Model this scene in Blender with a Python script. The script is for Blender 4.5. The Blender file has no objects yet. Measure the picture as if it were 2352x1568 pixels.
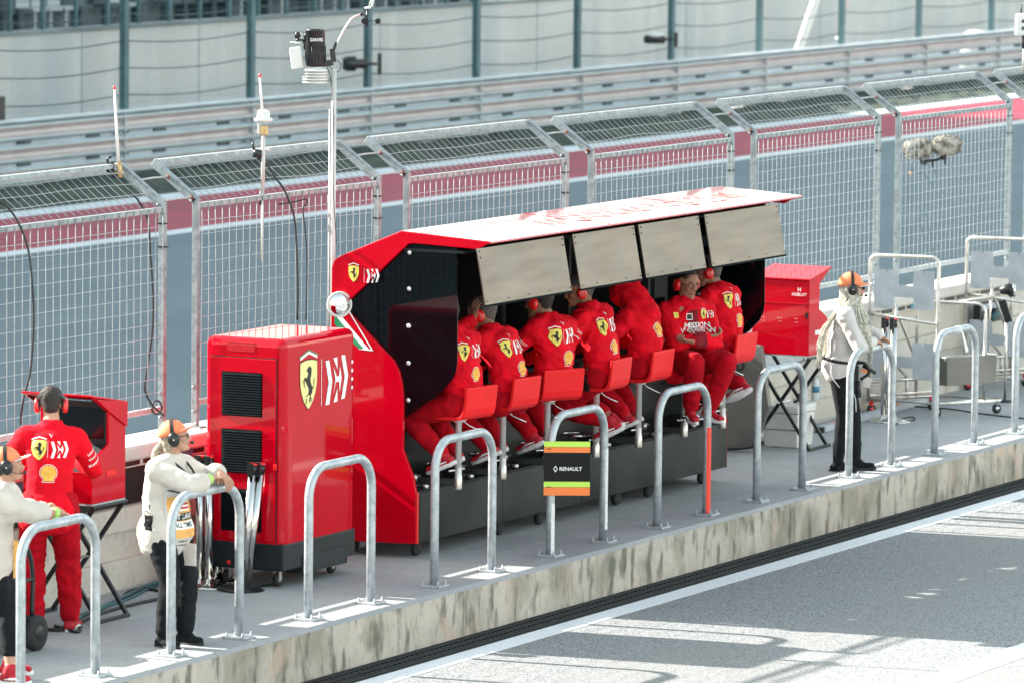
import bpy, bmesh, math, random
from mathutils import Vector, Matrix, noise
from mathutils.bvhtree import BVHTree
V = Vector
PI = math.pi
R = math.radians
random.seed(7)
scene = bpy.context.scene
COL = scene.collection
GZ = -0.345            # pit lane and track level; the platform top is z = 0

# ------------------------------------------------------------------ camera
CP = V((-32.2355, -18.2893, 5.7017)); YAW, PITCH, ROLL = 0.46081, 0.096777, 0.009997
W0, H0, F0 = 2352, 1568, 13067.0
_v = V((math.cos(YAW)*math.cos(PITCH), math.sin(YAW)*math.cos(PITCH), -math.sin(PITCH)))
_r = V((math.sin(YAW), -math.cos(YAW), 0)); _u = _r.cross(_v)
CR = _r*math.cos(ROLL)+_u*math.sin(ROLL); CU = -_r*math.sin(ROLL)+_u*math.cos(ROLL)
cam = bpy.data.cameras.new('camera'); cam_o = bpy.data.objects.new('camera', cam); COL.objects.link(cam_o)
cam_o.matrix_world = Matrix(((CR.x, CU.x, -_v.x, CP.x), (CR.y, CU.y, -_v.y, CP.y), (CR.z, CU.z, -_v.z, CP.z), (0, 0, 0, 1)))
cam.sensor_width = 36; cam.lens = F0/W0*36; cam.clip_start = 1; cam.clip_end = 3000
cam.dof.use_dof = True; cam.dof.focus_distance = 43.0; cam.dof.aperture_fstop = 4.5
scene.camera = cam_o

def at(x, y, X=None, Y=None, Z=None):
    """a measured picture point on a world plane"""
    d = _v*F0+CR*(x-W0/2)-CU*(y-H0/2)
    k, c = (0, X) if X is not None else (1, Y) if Y is not None else (2, Z)
    return CP+d*((c-CP[k])/d[k])

# ------------------------------------------------------------------ light
w = bpy.data.worlds.new('World'); scene.world = w; w.use_nodes = True
nt = w.node_tree; nt.nodes.clear()
sky = nt.nodes.new('ShaderNodeTexSky'); sky.sky_type = 'NISHITA'; sky.sun_disc = False
SUN_EL = R(31.0); SUN_AZ = math.atan2(-0.10, 1.0)
sky.sun_elevation = SUN_EL; sky.sun_rotation = SUN_AZ
sky.air_density = 1.0; sky.dust_density = 1.2; sky.ozone_density = 1.0
bg = nt.nodes.new('ShaderNodeBackground'); bg.inputs[1].default_value = 0.15
wo = nt.nodes.new('ShaderNodeOutputWorld')
hs = nt.nodes.new('ShaderNodeHueSaturation'); hs.inputs['Saturation'].default_value = .55
nt.links.new(sky.outputs[0], hs.inputs['Color']); tn = nt.nodes.new('ShaderNodeMix'); tn.data_type = 'RGBA'; tn.blend_type = 'MULTIPLY'; tn.inputs[0].default_value = 1; tn.inputs[7].default_value = (1.02, 1.045, .89, 1)
nt.links.new(hs.outputs[0], tn.inputs[6]); nt.links.new(tn.outputs[2], bg.inputs[0]); nt.links.new(bg.outputs[0], wo.inputs[0])
sl = bpy.data.lights.new('sun', 'SUN'); sl.energy = 5.0; sl.angle = R(0.55); sl.color = (1, .93, .83)
so = bpy.data.objects.new('sun', sl); COL.objects.link(so)
sd = V((math.sin(SUN_AZ)*math.cos(SUN_EL), math.cos(SUN_AZ)*math.cos(SUN_EL), math.sin(SUN_EL)))
so.rotation_euler = (-sd).to_track_quat('-Z', 'Y').to_euler(); so.location = sd*80
scene.view_settings.view_transform = 'Standard'; scene.view_settings.look = 'None'
scene.view_settings.exposure = 1.88; scene.view_settings.gamma = 1

# ------------------------------------------------------------------ materials
MATS = {}
def mat(name, col, rough=.5, metal=0., var=0., vs=6., bump=0., bs=60., coat=0., col2=None, k=(.4, .6), spec=.5, sc=(1, 1, 1), det=4., emis=0.):
    m = bpy.data.materials.new(name); m.use_nodes = True; t = m.node_tree; b = t.nodes['Principled BSDF']
    b.inputs['Roughness'].default_value = rough; b.inputs['Metallic'].default_value = metal
    b.inputs['Coat Weight'].default_value = coat; b.inputs['Coat Roughness'].default_value = .04
    b.inputs['Specular IOR Level'].default_value = spec
    c = (*col, 1)
    b.inputs['Base Color'].default_value = c
    tc = t.nodes.new('ShaderNodeTexCoord'); mp = t.nodes.new('ShaderNodeMapping'); mp.inputs['Scale'].default_value = sc
    t.links.new(tc.outputs['Object'], mp.inputs['Vector'])
    if var or col2:
        n = t.nodes.new('ShaderNodeTexNoise'); n.inputs['Scale'].default_value = vs; n.inputs['Detail'].default_value = det
        t.links.new(mp.outputs[0], n.inputs['Vector'])
        r = t.nodes.new('ShaderNodeValToRGB'); r.color_ramp.elements[0].position = k[0]; r.color_ramp.elements[1].position = k[1]
        a = tuple(max(0, x*(1-var)) for x in col); z = col2 if col2 else tuple(min(1, x*(1+var)) for x in col)
        r.color_ramp.elements[0].color = (*(a if not col2 else col), 1); r.color_ramp.elements[1].color = (*z, 1)
        t.links.new(n.outputs[0], r.inputs[0]); t.links.new(r.outputs[0], b.inputs['Base Color'])
    if bump:
        n2 = t.nodes.new('ShaderNodeTexNoise'); n2.inputs['Scale'].default_value = bs; n2.inputs['Detail'].default_value = 3
        t.links.new(mp.outputs[0], n2.inputs['Vector'])
        bu = t.nodes.new('ShaderNodeBump'); bu.inputs['Strength'].default_value = bump; bu.inputs['Distance'].default_value = .01
        t.links.new(n2.outputs[0], bu.inputs['Height']); t.links.new(bu.outputs[0], b.inputs['Normal'])
    MATS[name] = m
    return m

def nodes_of(m): return m.node_tree, m.node_tree.nodes['Principled BSDF']
def layer(m, scale, lo, hi, colr, sc=(1, 1, 1), det=5, amt=1.0, voro=False, dist=0.):
    """one more blotch layer over a material's colour"""
    t, b = nodes_of(m)
    inp = b.inputs['Base Color']
    tc = t.nodes.new('ShaderNodeTexCoord'); mp = t.nodes.new('ShaderNodeMapping'); mp.inputs['Scale'].default_value = sc
    mp.inputs['Location'].default_value = (scale*.37, scale*.11, 3.1)
    t.links.new(tc.outputs['Object'], mp.inputs['Vector'])
    n = t.nodes.new('ShaderNodeTexNoise'); n.inputs['Scale'].default_value = scale; n.inputs['Detail'].default_value = det
    n.inputs['Distortion'].default_value = dist
    t.links.new(mp.outputs[0], n.inputs['Vector'])
    r = t.nodes.new('ShaderNodeMapRange'); r.inputs['From Min'].default_value = lo; r.inputs['From Max'].default_value = hi
    r.inputs['To Max'].default_value = amt
    t.links.new(n.outputs[0], r.inputs['Value'])
    mx = t.nodes.new('ShaderNodeMix'); mx.data_type = 'RGBA'
    if inp.links: t.links.new(inp.links[0].from_socket, mx.inputs[6])
    else: mx.inputs[6].default_value = inp.default_value
    mx.inputs[7].default_value = (*colr, 1)
    t.links.new(r.outputs[0], mx.inputs[0]); t.links.new(mx.outputs[2], inp)
    return m

mat('red_paint', (.52, .001, .012), .22, coat=.6, var=.04, vs=3, spec=0)
m = mat('roof_gloss', (.60, .001, .010), .06, coat=1, var=.04, vs=3, spec=1); m.node_tree.nodes['Principled BSDF'].inputs['Coat IOR'].default_value = 1.9
mat('red_satin', (.62, .004, .014), .5, coat=.0, var=.05, vs=5)
mat('red_seat', (.80, .012, .016), .5, spec=.25, var=.05, vs=5, bump=.1, bs=200)
mat('red_cloth', (.70, .001, .014), .85, var=.10, vs=9, bump=.25, bs=90, spec=.2)
mat('red_trousers', (.42, .001, .010), .9, var=.12, vs=9, bump=.25, bs=90, spec=.2)
mat('tee_red', (.20, .002, .010), .9, var=.1, vs=12)
mat('red_shoe', (.42, .005, .02), .7, var=.15, vs=30)
mat('red_plastic', (.75, .012, .01), .3, coat=.5)
mat('red_tape', (.85, .06, .03), .5)
mat('sole_white', (.72, .72, .72), .6, var=.1, vs=30)
mat('white_decal', (.85, .85, .85), .6)
mat('yellow_decal', (.80, .66, .12), .55)
mat('yellow_metal', (.80, .72, .30), .5)
mat('shell_yellow', (.85, .50, .07), .6)
mat('black_decal', (.012, .012, .012), .6)
mat('red_decal', (.55, .004, .014), .7)
mat('green_decal', (.01, .25, .10), .5)
mat('black_plinth', (.012, .018, .022), .5, spec=.3, var=.2, vs=4)
mat('black_metal', (.012, .014, .016), .4, var=.3, vs=8)
mat('black_matte', (.010, .012, .014), .8)
mat('black_rubber', (.018, .020, .022), .8, var=.3, vs=20)
mat('black_plastic', (.012, .013, .015), .35)
mat('louvre', (.002, .006, .008), .7, spec=.08)
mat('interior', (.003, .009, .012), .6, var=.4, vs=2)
mat('screen', (.004, .006, .009), .12)
mat('glass_dark', (.002, .004, .006), .04, spec=.32)
mat('galvanised', (.36, .40, .43), .48, metal=.55, var=.0, vs=22, col2=(.52, .56, .59), k=(.35, .65), bump=.08, bs=70)
layer(MATS['galvanised'], 9, .52, .75, (.25, .29, .32), sc=(1, 1, .35), amt=.6)
mat('post_zinc', (.20, .235, .255), .5, metal=.4, vs=22, col2=(.33, .37, .39), k=(.35, .65), bump=.08, bs=70)
mat('galvanised_flat', (.34, .38, .40), .55, metal=.35, vs=30, col2=(.47, .50, .53), k=(.35, .65))
mat('wire_zinc', (.36, .40, .42), .55, metal=.4, var=.1, vs=30)
mat('bright_steel', (.88, .87, .85), .30, metal=.55, var=.04, vs=5)
mat('chrome', (.62, .62, .61), .12, metal=1, var=.05, vs=5)
mat('steel_tube', (.68, .65, .61), .32, metal=.8, var=.12, vs=12)
mat('flap_steel', (.135, .108, .092), .38, metal=.85, vs=1.4, col2=(.205, .168, .146), k=(.3, .7), bump=.05, bs=60, sc=(1, 1, 9), det=8)
layer(MATS['flap_steel'], 2.5, .45, .75, (.15, .142, .136), amt=.6, dist=0)
mat('mid_steel', (.17, .17, .16), .40, metal=.4, var=.2, vs=2)
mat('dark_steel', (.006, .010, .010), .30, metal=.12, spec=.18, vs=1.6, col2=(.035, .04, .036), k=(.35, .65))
mat('grey_plate', (.38, .41, .45), .55, var=.08, vs=8)
mat('white_plastic', (.68, .68, .66), .4, var=.04, vs=5)
mat('white_pole', (.55, .53, .50), .35, metal=.2, var=.06, vs=8)
mat('brass', (.55, .38, .20), .4, metal=.6, var=.15, vs=30)
mat('skin', (.50, .27, .19), .55, var=.08, vs=14, spec=.35)
mat('skin_tan_shade', (.36, .19, .13), .55, var=.08, vs=14, spec=.35)  # darker skin of the seated crew; carries shade on the glasses man's face
mat('lips', (.38, .13, .11), .5)
mat('eye_white', (.7, .68, .65), .3); mat('eye_dark', (.02, .015, .012), .2)
mat('hair_dark', (.022, .017, .014), .7, var=.5, vs=60, bump=.6, bs=120)
mat('hair_grey', (.10, .09, .085), .75, var=.5, vs=60, bump=.6, bs=120)
mat('hair_blond', (.34, .29, .22), .7, var=.35, vs=40, bump=.6, bs=120)
mat('braid', (.56, .54, .46), .75, var=.25, vs=40, bump=.5, bs=200)
mat('cream_cloth', (.62, .56, .505), .9, var=.06, vs=6, bump=.3, bs=60, spec=.2)
mat('white_cloth', (.60, .58, .56), .9, var=.05, vs=6, bump=.3, bs=60, spec=.2)
mat('black_cloth', (.010, .012, .015), .9, var=.2, vs=9, bump=.3, bs=60, spec=.2)
mat('orange_cloth', (.84, .25, .11), .75, var=.06, vs=20, bump=.2, bs=120)
mat('orange_print', (.80, .42, .12), .8, var=.1, vs=20)
mat('lime_band', (.45, .75, .18), .5)
mat('sign_lime', (.52, .80, .10), .5); mat('sign_orange', (.92, .22, .05), .5); mat('sign_black', (.010, .010, .011), .6, spec=.2)
mat('fur', (.13, .115, .10), .95, vs=14, col2=(.50, .47, .42), k=(.35, .62), bump=.9, bs=70)
mat('teal_post', (.06, .13, .15), .55, var=.12, vs=3)
mat('cable_black', (.008, .010, .012), .5); mat('cable_teal', (.03, .10, .11), .5, var=.3, vs=4)
mat('blue_label', (.05, .22, .35), .4); mat('green_cap', (.02, .25, .12), .4)
mat('mirror', (.82, .84, .85), .03, metal=1)
mat('rust', (.22, .05, .03), .8)
mat('clear_plastic', (.62, .68, .70), .1)

# concretes
def concrete(name, c1, c2, stain=None, s=1.2):
    m = mat(name, c1, .85, vs=s, col2=c2, k=(.3, .7), bump=.25, bs=40, spec=.25, det=8)
    layer(m, 18, .5, .8, tuple(x*.7 for x in c1), amt=.5)
    return m
concrete('platform_concrete', (.30, .31, .32), (.37, .38, .385))
layer(MATS['platform_concrete'], .8, .50, .72, (.24, .25, .27), sc=(.4, 1.6, 1), amt=.7)
layer(MATS['platform_concrete'], 5, .62, .75, (.44, .45, .45), sc=(.3, 2, 1), amt=.5)
layer(MATS['platform_concrete'], 42, .70, .76, (.10, .10, .10), amt=.6)
m = concrete('kerb_concrete', (.44, .395, .345), (.57, .515, .455), s=2.2)
layer(m, 1.7, .47, .62, (.27, .25, .20), sc=(1.1, 1, 1.1), det=12, amt=.85, dist=.3)
layer(m, 4.5, .52, .66, (.13, .135, .105), sc=(2.0, 1, .75), det=14, amt=.85, dist=.1)
layer(m, 9, .60, .72, (.10, .10, .08), sc=(3.0, 1, .25), det=8, amt=.5)
layer(m, 2.0, .58, .66, (.55, .42, .33), sc=(1.1, 1, .8), det=6, amt=.6, dist=.8)
layer(m, 60, .66, .72, (.08, .08, .07), amt=.8)
m = concrete('wall_concrete', (.48, .45, .40), (.60, .57, .51))
layer(m, 2.2, .52, .75, (.32, .28, .22), sc=(1.5, 1, .5), det=8, amt=.7)
layer(m, 50, .68, .74, (.12, .10, .08), amt=.8)
concrete('wall_cap', (.56, .53, .49), (.66, .63, .59))
m = concrete('far_wall', (.49, .48, .475), (.57, .56, .55), s=.5)
layer(m, .55, .46, .70, (.39, .43, .45), sc=(1, 1, .12), det=6, amt=.7)
layer(m, 1.6, .55, .72, (.64, .64, .63), sc=(1, 1, .10), det=6, amt=.6)
mat('far_joint', (.28, .31, .32), .9)
mat('building_wall', (.62, .58, .52), .85, var=.08, vs=1)
mat('garage_dark', (.05, .05, .055), .6)

def asphalt(name, c1, c2, c3, s=230):
    m = mat(name, c1, .8, vs=s, col2=c2, k=(.36, .64), bump=.25, bs=220, spec=.35, det=3)
    layer(m, .45, .42, .68, c3, sc=(.35, 1.4, 1), amt=.7, det=6)
    layer(m, 60, .55, .75, tuple(x*.55 for x in c1), amt=.5, det=3)
    return m
asphalt('pit_asphalt', (.06, .073, .085), (.36, .37, .375), (.22, .215, .21), s=85)
asphalt('track_asphalt', (.082, .122, .148), (.115, .158, .188), (.134, .178, .207), s=40)
m = mat('road_paint', (.52, .56, .60), .7, vs=90, col2=(.70, .73, .76), k=(.38, .55), bump=.3, bs=160)
mat('track_paint', (.50, .55, .58), .7, var=.06, vs=2)
mat('red_band', (.25, .010, .038), .75, var=.12, vs=.7)
m = mat('grass', (.016, .030, .024), .95, vs=1.3, col2=(.06, .075, .052), k=(.35, .7), bump=.8, bs=30)
mat('far_ground', (.42, .42, .40), .9, var=.15, vs=.6)
mat('guard_rail', (.42, .48, .52), .42, metal=.55, var=.06, vs=2)
mat('rail_valley_reflection', (.52, .46, .46), .45, metal=.4, var=.05, vs=2)  # pinkish reflection in the beam's hollow, put into the steel's colour
mat('seat_teal', (.035, .055, .065), .6, var=.5, vs=1.2)
mat('stand_grey', (.16, .19, .20), .7, var=.2, vs=.5)

# ------------------------------------------------------------------ object helpers
def tag(o, label=None, cat=None, group=None, kind=None):
    if label: o['label'] = label
    if cat: o['category'] = cat
    if group: o['group'] = group
    if kind: o['kind'] = kind
    return o
def thing(name, label, cat, loc=(0, 0, 0), rz=0, group=None):
    o = bpy.data.objects.new(name, None); COL.objects.link(o); o.empty_display_size = .1
    o.location = loc; o.rotation_euler = (0, 0, rz)
    return tag(o, label, cat, group)
def frame(d, up=V((0, 0, 1))):
    d = d.normalized()
    u = up.cross(d)
    if u.length < 1e-4: u = V((1, 0, 0)).cross(d) if abs(d.x) < .9 else V((0, 1, 0)).cross(d)
    u.normalize(); return u, d.cross(u).normalized()

class MB:
    def __init__(s): s.v = []; s.f = []; s.m = []; s.mi = 0; s.org = V((0, 0, 0)); s.sm = []
        
    def add(s, vs, fs, smooth=False):
        o = len(s.v); s.v += [V(p) for p in vs]
        s.f += [tuple(i+o for i in f) for f in fs]; s.m += [s.mi]*len(fs); s.sm += [smooth]*len(fs); return s
    def box(s, lo, hi, rz=0, M=None):
        x0, y0, z0 = lo; x1, y1, z1 = hi
        vs = [V(p) for p in ((x0, y0, z0), (x1, y0, z0), (x1, y1, z0), (x0, y1, z0), (x0, y0, z1), (x1, y0, z1), (x1, y1, z1), (x0, y1, z1))]
        if M: vs = [M @ p for p in vs]
        return s.add(vs, [(0, 3, 2, 1), (4, 5, 6, 7), (0, 1, 5, 4), (1, 2, 6, 5), (2, 3, 7, 6), (3, 0, 4, 7)])
    def beam(s, a, b, w, h, up=V((0, 0, 1))):
        a = V(a); b = V(b); u, t = frame(b-a, up)
        vs = [p+u*(i*w/2)+t*(j*h/2) for p in (a, b) for i, j in ((-1, -1), (1, -1), (1, 1), (-1, 1))]
        return s.add(vs, [(3, 2, 1, 0), (4, 5, 6, 7), (0, 1, 5, 4), (1, 2, 6, 5), (2, 3, 7, 6), (3, 0, 4, 7)])
    def tube(s, pts, r, n=8, closed=False):
        pts = [V(p) for p in pts]; N = len(pts); vs = []; u = None
        for i, p in enumerate(pts):
            a = pts[i-1] if (i or closed) else p; b = pts[(i+1) % N] if (i < N-1 or closed) else p
            d = (b-a).normalized()
            if u is None: u, _ = frame(d)
            else: u = (u-d*u.dot(d)).normalized()
            t = d.cross(u); rr = r[i] if isinstance(r, (list, tuple)) else r
            vs += [p+(u*math.cos(2*PI*k/n)+t*math.sin(2*PI*k/n))*rr for k in range(n)]
        fs = []
        for i in range(N if closed else N-1):
            j = (i+1) % N
            fs += [(i*n+k, i*n+(k+1) % n, j*n+(k+1) % n, j*n+k) for k in range(n)]
        if not closed: fs += [tuple(range(n))[::-1], tuple((N-1)*n+k for k in range(n))]
        return s.add(vs, fs, True)
    def lathe(s, prof, c=(0, 0, 0), axis=V((0, 0, 1)), n=20):
        c = V(c); axis = V(axis).normalized(); u, t = frame(axis, V((0, 0, 1)) if abs(axis.z) < .9 else V((0, 1, 0))); vs = []
        for r, h in prof: vs += [c+axis*h+(u*math.cos(2*PI*k/n)+t*math.sin(2*PI*k/n))*max(r, 1e-4) for k in range(n)]
        fs = []
        for i in range(len(prof)-1): fs += [(i*n+k, i*n+(k+1) % n, (i+1)*n+(k+1) % n, (i+1)*n+k) for k in range(n)]
        fs += [tuple(range(n))[::-1], tuple((len(prof)-1)*n+k for k in range(n))]
        return s.add(vs, fs, True)
    def prism(s, poly, fn, d0, d1):
        """poly = 2-D outline, fn(a, b, d) -> point"""
        n = len(poly)
        s.add([fn(a, b, d0) for a, b in poly]+[fn(a, b, d1) for a, b in poly],
              [tuple(range(n))[::-1], tuple(range(n, 2*n))]+[(i, (i+1) % n, (i+1) % n+n, i+n) for i in range(n)])
        return s
    def ell(s, c, r, n=14, m=9, M=None):
        c = V(c); vs = []
        for i in range(m+1):
            th = PI*i/m
            for k in range(n):
                p = V((r[0]*math.sin(th)*math.cos(2*PI*k/n), r[1]*math.sin(th)*math.sin(2*PI*k/n), r[2]*math.cos(th)))
                vs.append(c+(M @ p if M else p))
        fs = [(i*n+k, (i+1)*n+k, (i+1)*n+(k+1) % n, i*n+(k+1) % n) for i in range(m) for k in range(n)]
        return s.add(vs, fs, True)
    def build(s, name, mats, parent=None, bevel=0., seg=2, smooth=None, **tg):
        me = bpy.data.meshes.new(name); me.from_pydata([tuple(p) for p in s.v], [], s.f)
        bm = bmesh.new(); bm.from_mesh(me)
        bmesh.ops.remove_doubles(bm, verts=bm.verts, dist=1e-6)
        bmesh.ops.dissolve_degenerate(bm, edges=bm.edges, dist=1e-6)
        bmesh.ops.recalc_face_normals(bm, faces=bm.faces); 
        same = len(bm.faces) == len(s.f)
        bm.to_mesh(me); bm.free()
        if not isinstance(mats, (list, tuple)): mats = [mats]
        for m_ in mats: me.materials.append(MATS[m_])
        if same:
            me.polygons.foreach_set('material_index', s.m); me.polygons.foreach_set('use_smooth', s.sm)
        elif any(s.sm): me.polygons.foreach_set('use_smooth', [True]*len(me.polygons))
        me.update()
        o = bpy.data.objects.new(name, me); COL.objects.link(o)
        if parent: o.parent = parent
        if bevel:
            b = o.modifiers.new('bevel', 'BEVEL'); b.width = bevel; b.segments = seg; b.limit_method = 'ANGLE'; b.angle_limit = R(35)
        return tag(o, **tg) if tg else o
def copy_tree(o, parent=None):
    c = o.copy(); COL.objects.link(c); c.parent = parent
    for ch in list(o.children): copy_tree(ch, c)
    return c
def arc(c, r, a0, a1, u, v, n=6):
    c = V(c); return [c+V(u)*(r*math.cos(a0+(a1-a0)*i/n))+V(v)*(r*math.sin(a0+(a1-a0)*i/n)) for i in range(n+1)]
def smooth_path(pts, n=6):
    P = [V(p) for p in pts]; P = [P[0]*2-P[1]]+P+[P[-1]*2-P[-2]]; out = []
    for i in range(1, len(P)-2):
        for k in range(n):
            t = k/n; a, b, c, d = P[i-1:i+3]
            out.append(.5*((2*b)+(c-a)*t+(2*a-5*b+4*c-d)*t*t+(3*b-a-3*c+d)*t**3))
    return out+[P[-2]]
X3, Y3, Z3 = V((1, 0, 0)), V((0, 1, 0)), V((0, 0, 1))

# ------------------------------------------------------------------ emblems and lettering (flat 2-D shapes)
def norm(pts, ox, oy, s): return [((x-ox)/s, (oy-y)/s) for x, y in pts]
SHIELD = [(-.37, .46), (-.25, .49), (-.1, .505), (0, .51), (.1, .505), (.25, .49), (.37, .46), (.375, .2), (.36, -.02), (.30, -.2), (.2, -.36), (.08, -.48), (0, -.53), (-.08, -.48), (-.2, -.36), (-.30, -.2), (-.36, -.02), (-.375, .2)]
def sh_scale(k): return [(x*k, y*k) for x, y in SHIELD]
BAR_W = [(-.38, .52), (0, .64), (.38, .52), (.38, .58), (0, .70), (-.38, .58)]
# prancing animal, traced; x compressed back by the viewing angle
HORSE = [(x*1.95, y) for x, y in norm([(1528, 1042), (1540, 1052), (1560, 1075), (1562, 1120), (1556, 1170), (1545, 1215), (1548, 1250), (1562, 1300), (1580, 1335), (1592, 1310), (1590, 1250), (1596, 1195), (1603, 1230), (1600, 1290), (1592, 1335), (1578, 1360), (1572, 1400), (1555, 1430), (1552, 1460), (1530, 1525), (1522, 1518), (1540, 1455), (1532, 1425), (1505, 1440), (1483, 1450), (1484, 1438), (1512, 1422), (1520, 1395), (1522, 1350), (1508, 1310), (1488, 1275), (1478, 1240), (1466, 1232), (1462, 1275), (1472, 1325), (1462, 1318), (1450, 1270), (1456, 1225), (1446, 1240), (1444, 1275), (1438, 1240), (1458, 1205), (1463, 1180), (1478, 1200), (1500, 1190), (1512, 1150), (1510, 1118), (1495, 1115), (1490, 1100), (1505, 1075)], 1522, 1285, 640)]
MARK = [[(x*2.0, y) for x, y in norm(p, 1900, 1245, 590)] for p in (
    [(1750, 985), (1800, 980), (1843, 1250), (1805, 1545), (1752, 1545), (1795, 1262)],
    [(1962, 948), (2012, 948), (2057, 1215), (2012, 1500), (1965, 1510), (2010, 1225)],
    [(1855, 965), (1908, 960), (1912, 1115)],
    [(1858, 1075), (1905, 1205), (1932, 1205), (1945, 1080), (1970, 1225), (1945, 1410), (1935, 1275), (1890, 1275), (1860, 1420), (1885, 1240)],
    [(1912, 1355), (1915, 1525), (1862, 1530)])]
def shell(k=1.0):
    top = [(math.cos(a)*.5*k, .02+math.sin(a)*.48*k) for a in [R(200)-R(220)*i/20 for i in range(21)]]
    return top+[(.33*k, -.30*k), (.34*k, -.50*k), (0, -.52*k), (-.34*k, -.50*k), (-.33*k, -.30*k)]
RIBS = [[(math.sin(a)*.06, -.34), (math.sin(a)*.42-.012, math.cos(a)*.42-.02), (math.sin(a)*.42+.012, math.cos(a)*.42-.02)] for a in [R(x) for x in (-66, -44, -22, 0, 22, 44, 66)]]
CAT = [(-.5, .5), (-.3, .45), (-.05, .05), (.15, .12), (.5, .45), (.2, -.05), (.12, -.5), (-.02, -.5), (0, -.1), (-.3, .1)]

def flat_mesh(poly, z=0., maxlen=None):
    bm = bmesh.new(); f = bm.faces.new([bm.verts.new((x, y, z)) for x, y in poly])
    bmesh.ops.triangulate(bm, faces=[f])
    if maxlen:
        for _ in range(5):
            es = [e for e in bm.edges if e.calc_length() > maxlen]
            if not es: break
            bmesh.ops.subdivide_edges(bm, edges=es, cuts=1)
            bmesh.ops.triangulate(bm, faces=[f for f in bm.faces if len(f.verts) > 3])
    vs = [v.co.copy() for v in bm.verts]; fs = [tuple(v.index for v in f.verts) for f in (bm.faces if bm.verts.index_update() is None else [])]
    bm.free(); return vs, fs
TXT = {}
def text_geo(s, bold=.02):
    if s in TXT: return TXT[s]
    c = bpy.data.curves.new('lettering', 'FONT'); c.body = s; c.offset = bold; c.resolution_u = 2; c.align_x = 'CENTER'; c.align_y = 'CENTER'
    o = bpy.data.objects.new('lettering', c); COL.objects.link(o)
    dg = bpy.context.evaluated_depsgraph_get(); me = bpy.data.meshes.new_from_object(o.evaluated_get(dg))
    vs = [v.co.copy() for v in me.vertices]; fs = [tuple(p.vertices) for p in me.polygons]
    bpy.data.objects.remove(o); bpy.data.curves.remove(c); bpy.data.meshes.remove(me)
    TXT[s] = (vs, fs); return TXT[s]

class Decal:
    """flat marks laid on a plane (org, u, v, n), or shrunk onto a curved mesh"""
    def __init__(s, org, u, v, n, bvh=None, lift=.003, start=.5, reach=9.):
        s.reach = reach
        s.o, s.u, s.v, s.n, s.bvh, s.lift, s.start = V(org), V(u).normalized(), V(v).normalized(), V(n).normalized(), bvh, lift, start
        s.mats = []; s.mb = MB(); s.lay = 0
    def put(s, vs, fs, mt, cx, cy, sc, layer_=0):
        if mt not in s.mats: s.mats.append(mt)
        s.mb.mi = s.mats.index(mt); out = []
        for p in vs:
            q = s.o+s.u*(cx+p.x*sc)+s.v*(cy+p.y*sc)
            if s.bvh:
                h, nn, _, _ = s.bvh.ray_cast(q+s.n*s.start, -s.n, 1.2)
                for _ in range(3):
                    if h is not None and (h-q).dot(s.n) > s.reach: h, nn, _a, _b = s.bvh.ray_cast(h-s.n*.06, -s.n, 1.2)
                q = h if h else q
            out.append(q+s.n*(s.lift+layer_*.0012))
        s.mb.add(out, fs)
    def poly(s, p, mt, cx=0, cy=0, sc=1, layer_=0):
        vs, fs = flat_mesh(p, 0, (.022/sc) if s.bvh else None); s.put(vs, fs, mt, cx, cy, sc, layer_)
    def text(s, t, mt, cx, cy, size, layer_=0):
        vs, fs = text_geo(t); s.put(vs, fs, mt, cx, cy, size, layer_)
    def shield(s, cx, cy, h, layer_=0, yl='yellow_decal'):
        s.poly(sh_scale(1.0), 'black_decal', cx, cy, h*1.02, layer_)
        s.poly(sh_scale(.96), yl, cx, cy, h*1.02, layer_+1)
        s.poly(HORSE, 'black_decal', cx, cy, h, layer_+2)
        s.poly(BAR_W, 'white_decal', cx, cy, h*.98, layer_+1)
    def mark(s, cx, cy, h):
        for p in MARK: s.poly(p, 'white_decal', cx, cy, h)
        s.poly([(-.5, -.5), (-.48, -.5), (-.48, .5), (-.5, .5)], 'white_decal', cx-.19*h, cy, h)
    def shellm(s, cx, cy, h):
        s.poly(shell(1.0), 'white_decal', cx, cy, h); s.poly(shell(.93), 'red_decal', cx, cy, h, 1)
        s.poly(shell(.84), 'shell_yellow', cx, cy, h, 2)
        for r_ in RIBS: s.poly(r_, 'red_decal', cx, cy, h*.95, 3)
    def build(s, name, parent): return s.mb.build(name, s.mats, parent)

# ------------------------------------------------------------------ setting
def sheet(name, x0, x1, y0, y1, z, m, thick=None):
    b = MB(); b.box((x0, y0, z-(thick or .2)), (x1, y1, z)); return b.build(name, m, kind='structure')
sheet('ground', -900, 1500, -900, 1200, GZ-.10, 'far_ground', 1)
sheet('pit_lane', -60, 160, -50, -.36, GZ, 'pit_asphalt', .08)
b = MB(); b.box((-60, -.57, GZ+.001), (160, -.37, GZ+.004)); b.build('pit_lane_edge_line', 'road_paint', kind='structure')
b = MB(); b.box((-60, -3.90, GZ+.001), (160, -3.65, GZ+.004)); b.build('pit_lane_marking', 'road_paint', kind='structure')
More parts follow.
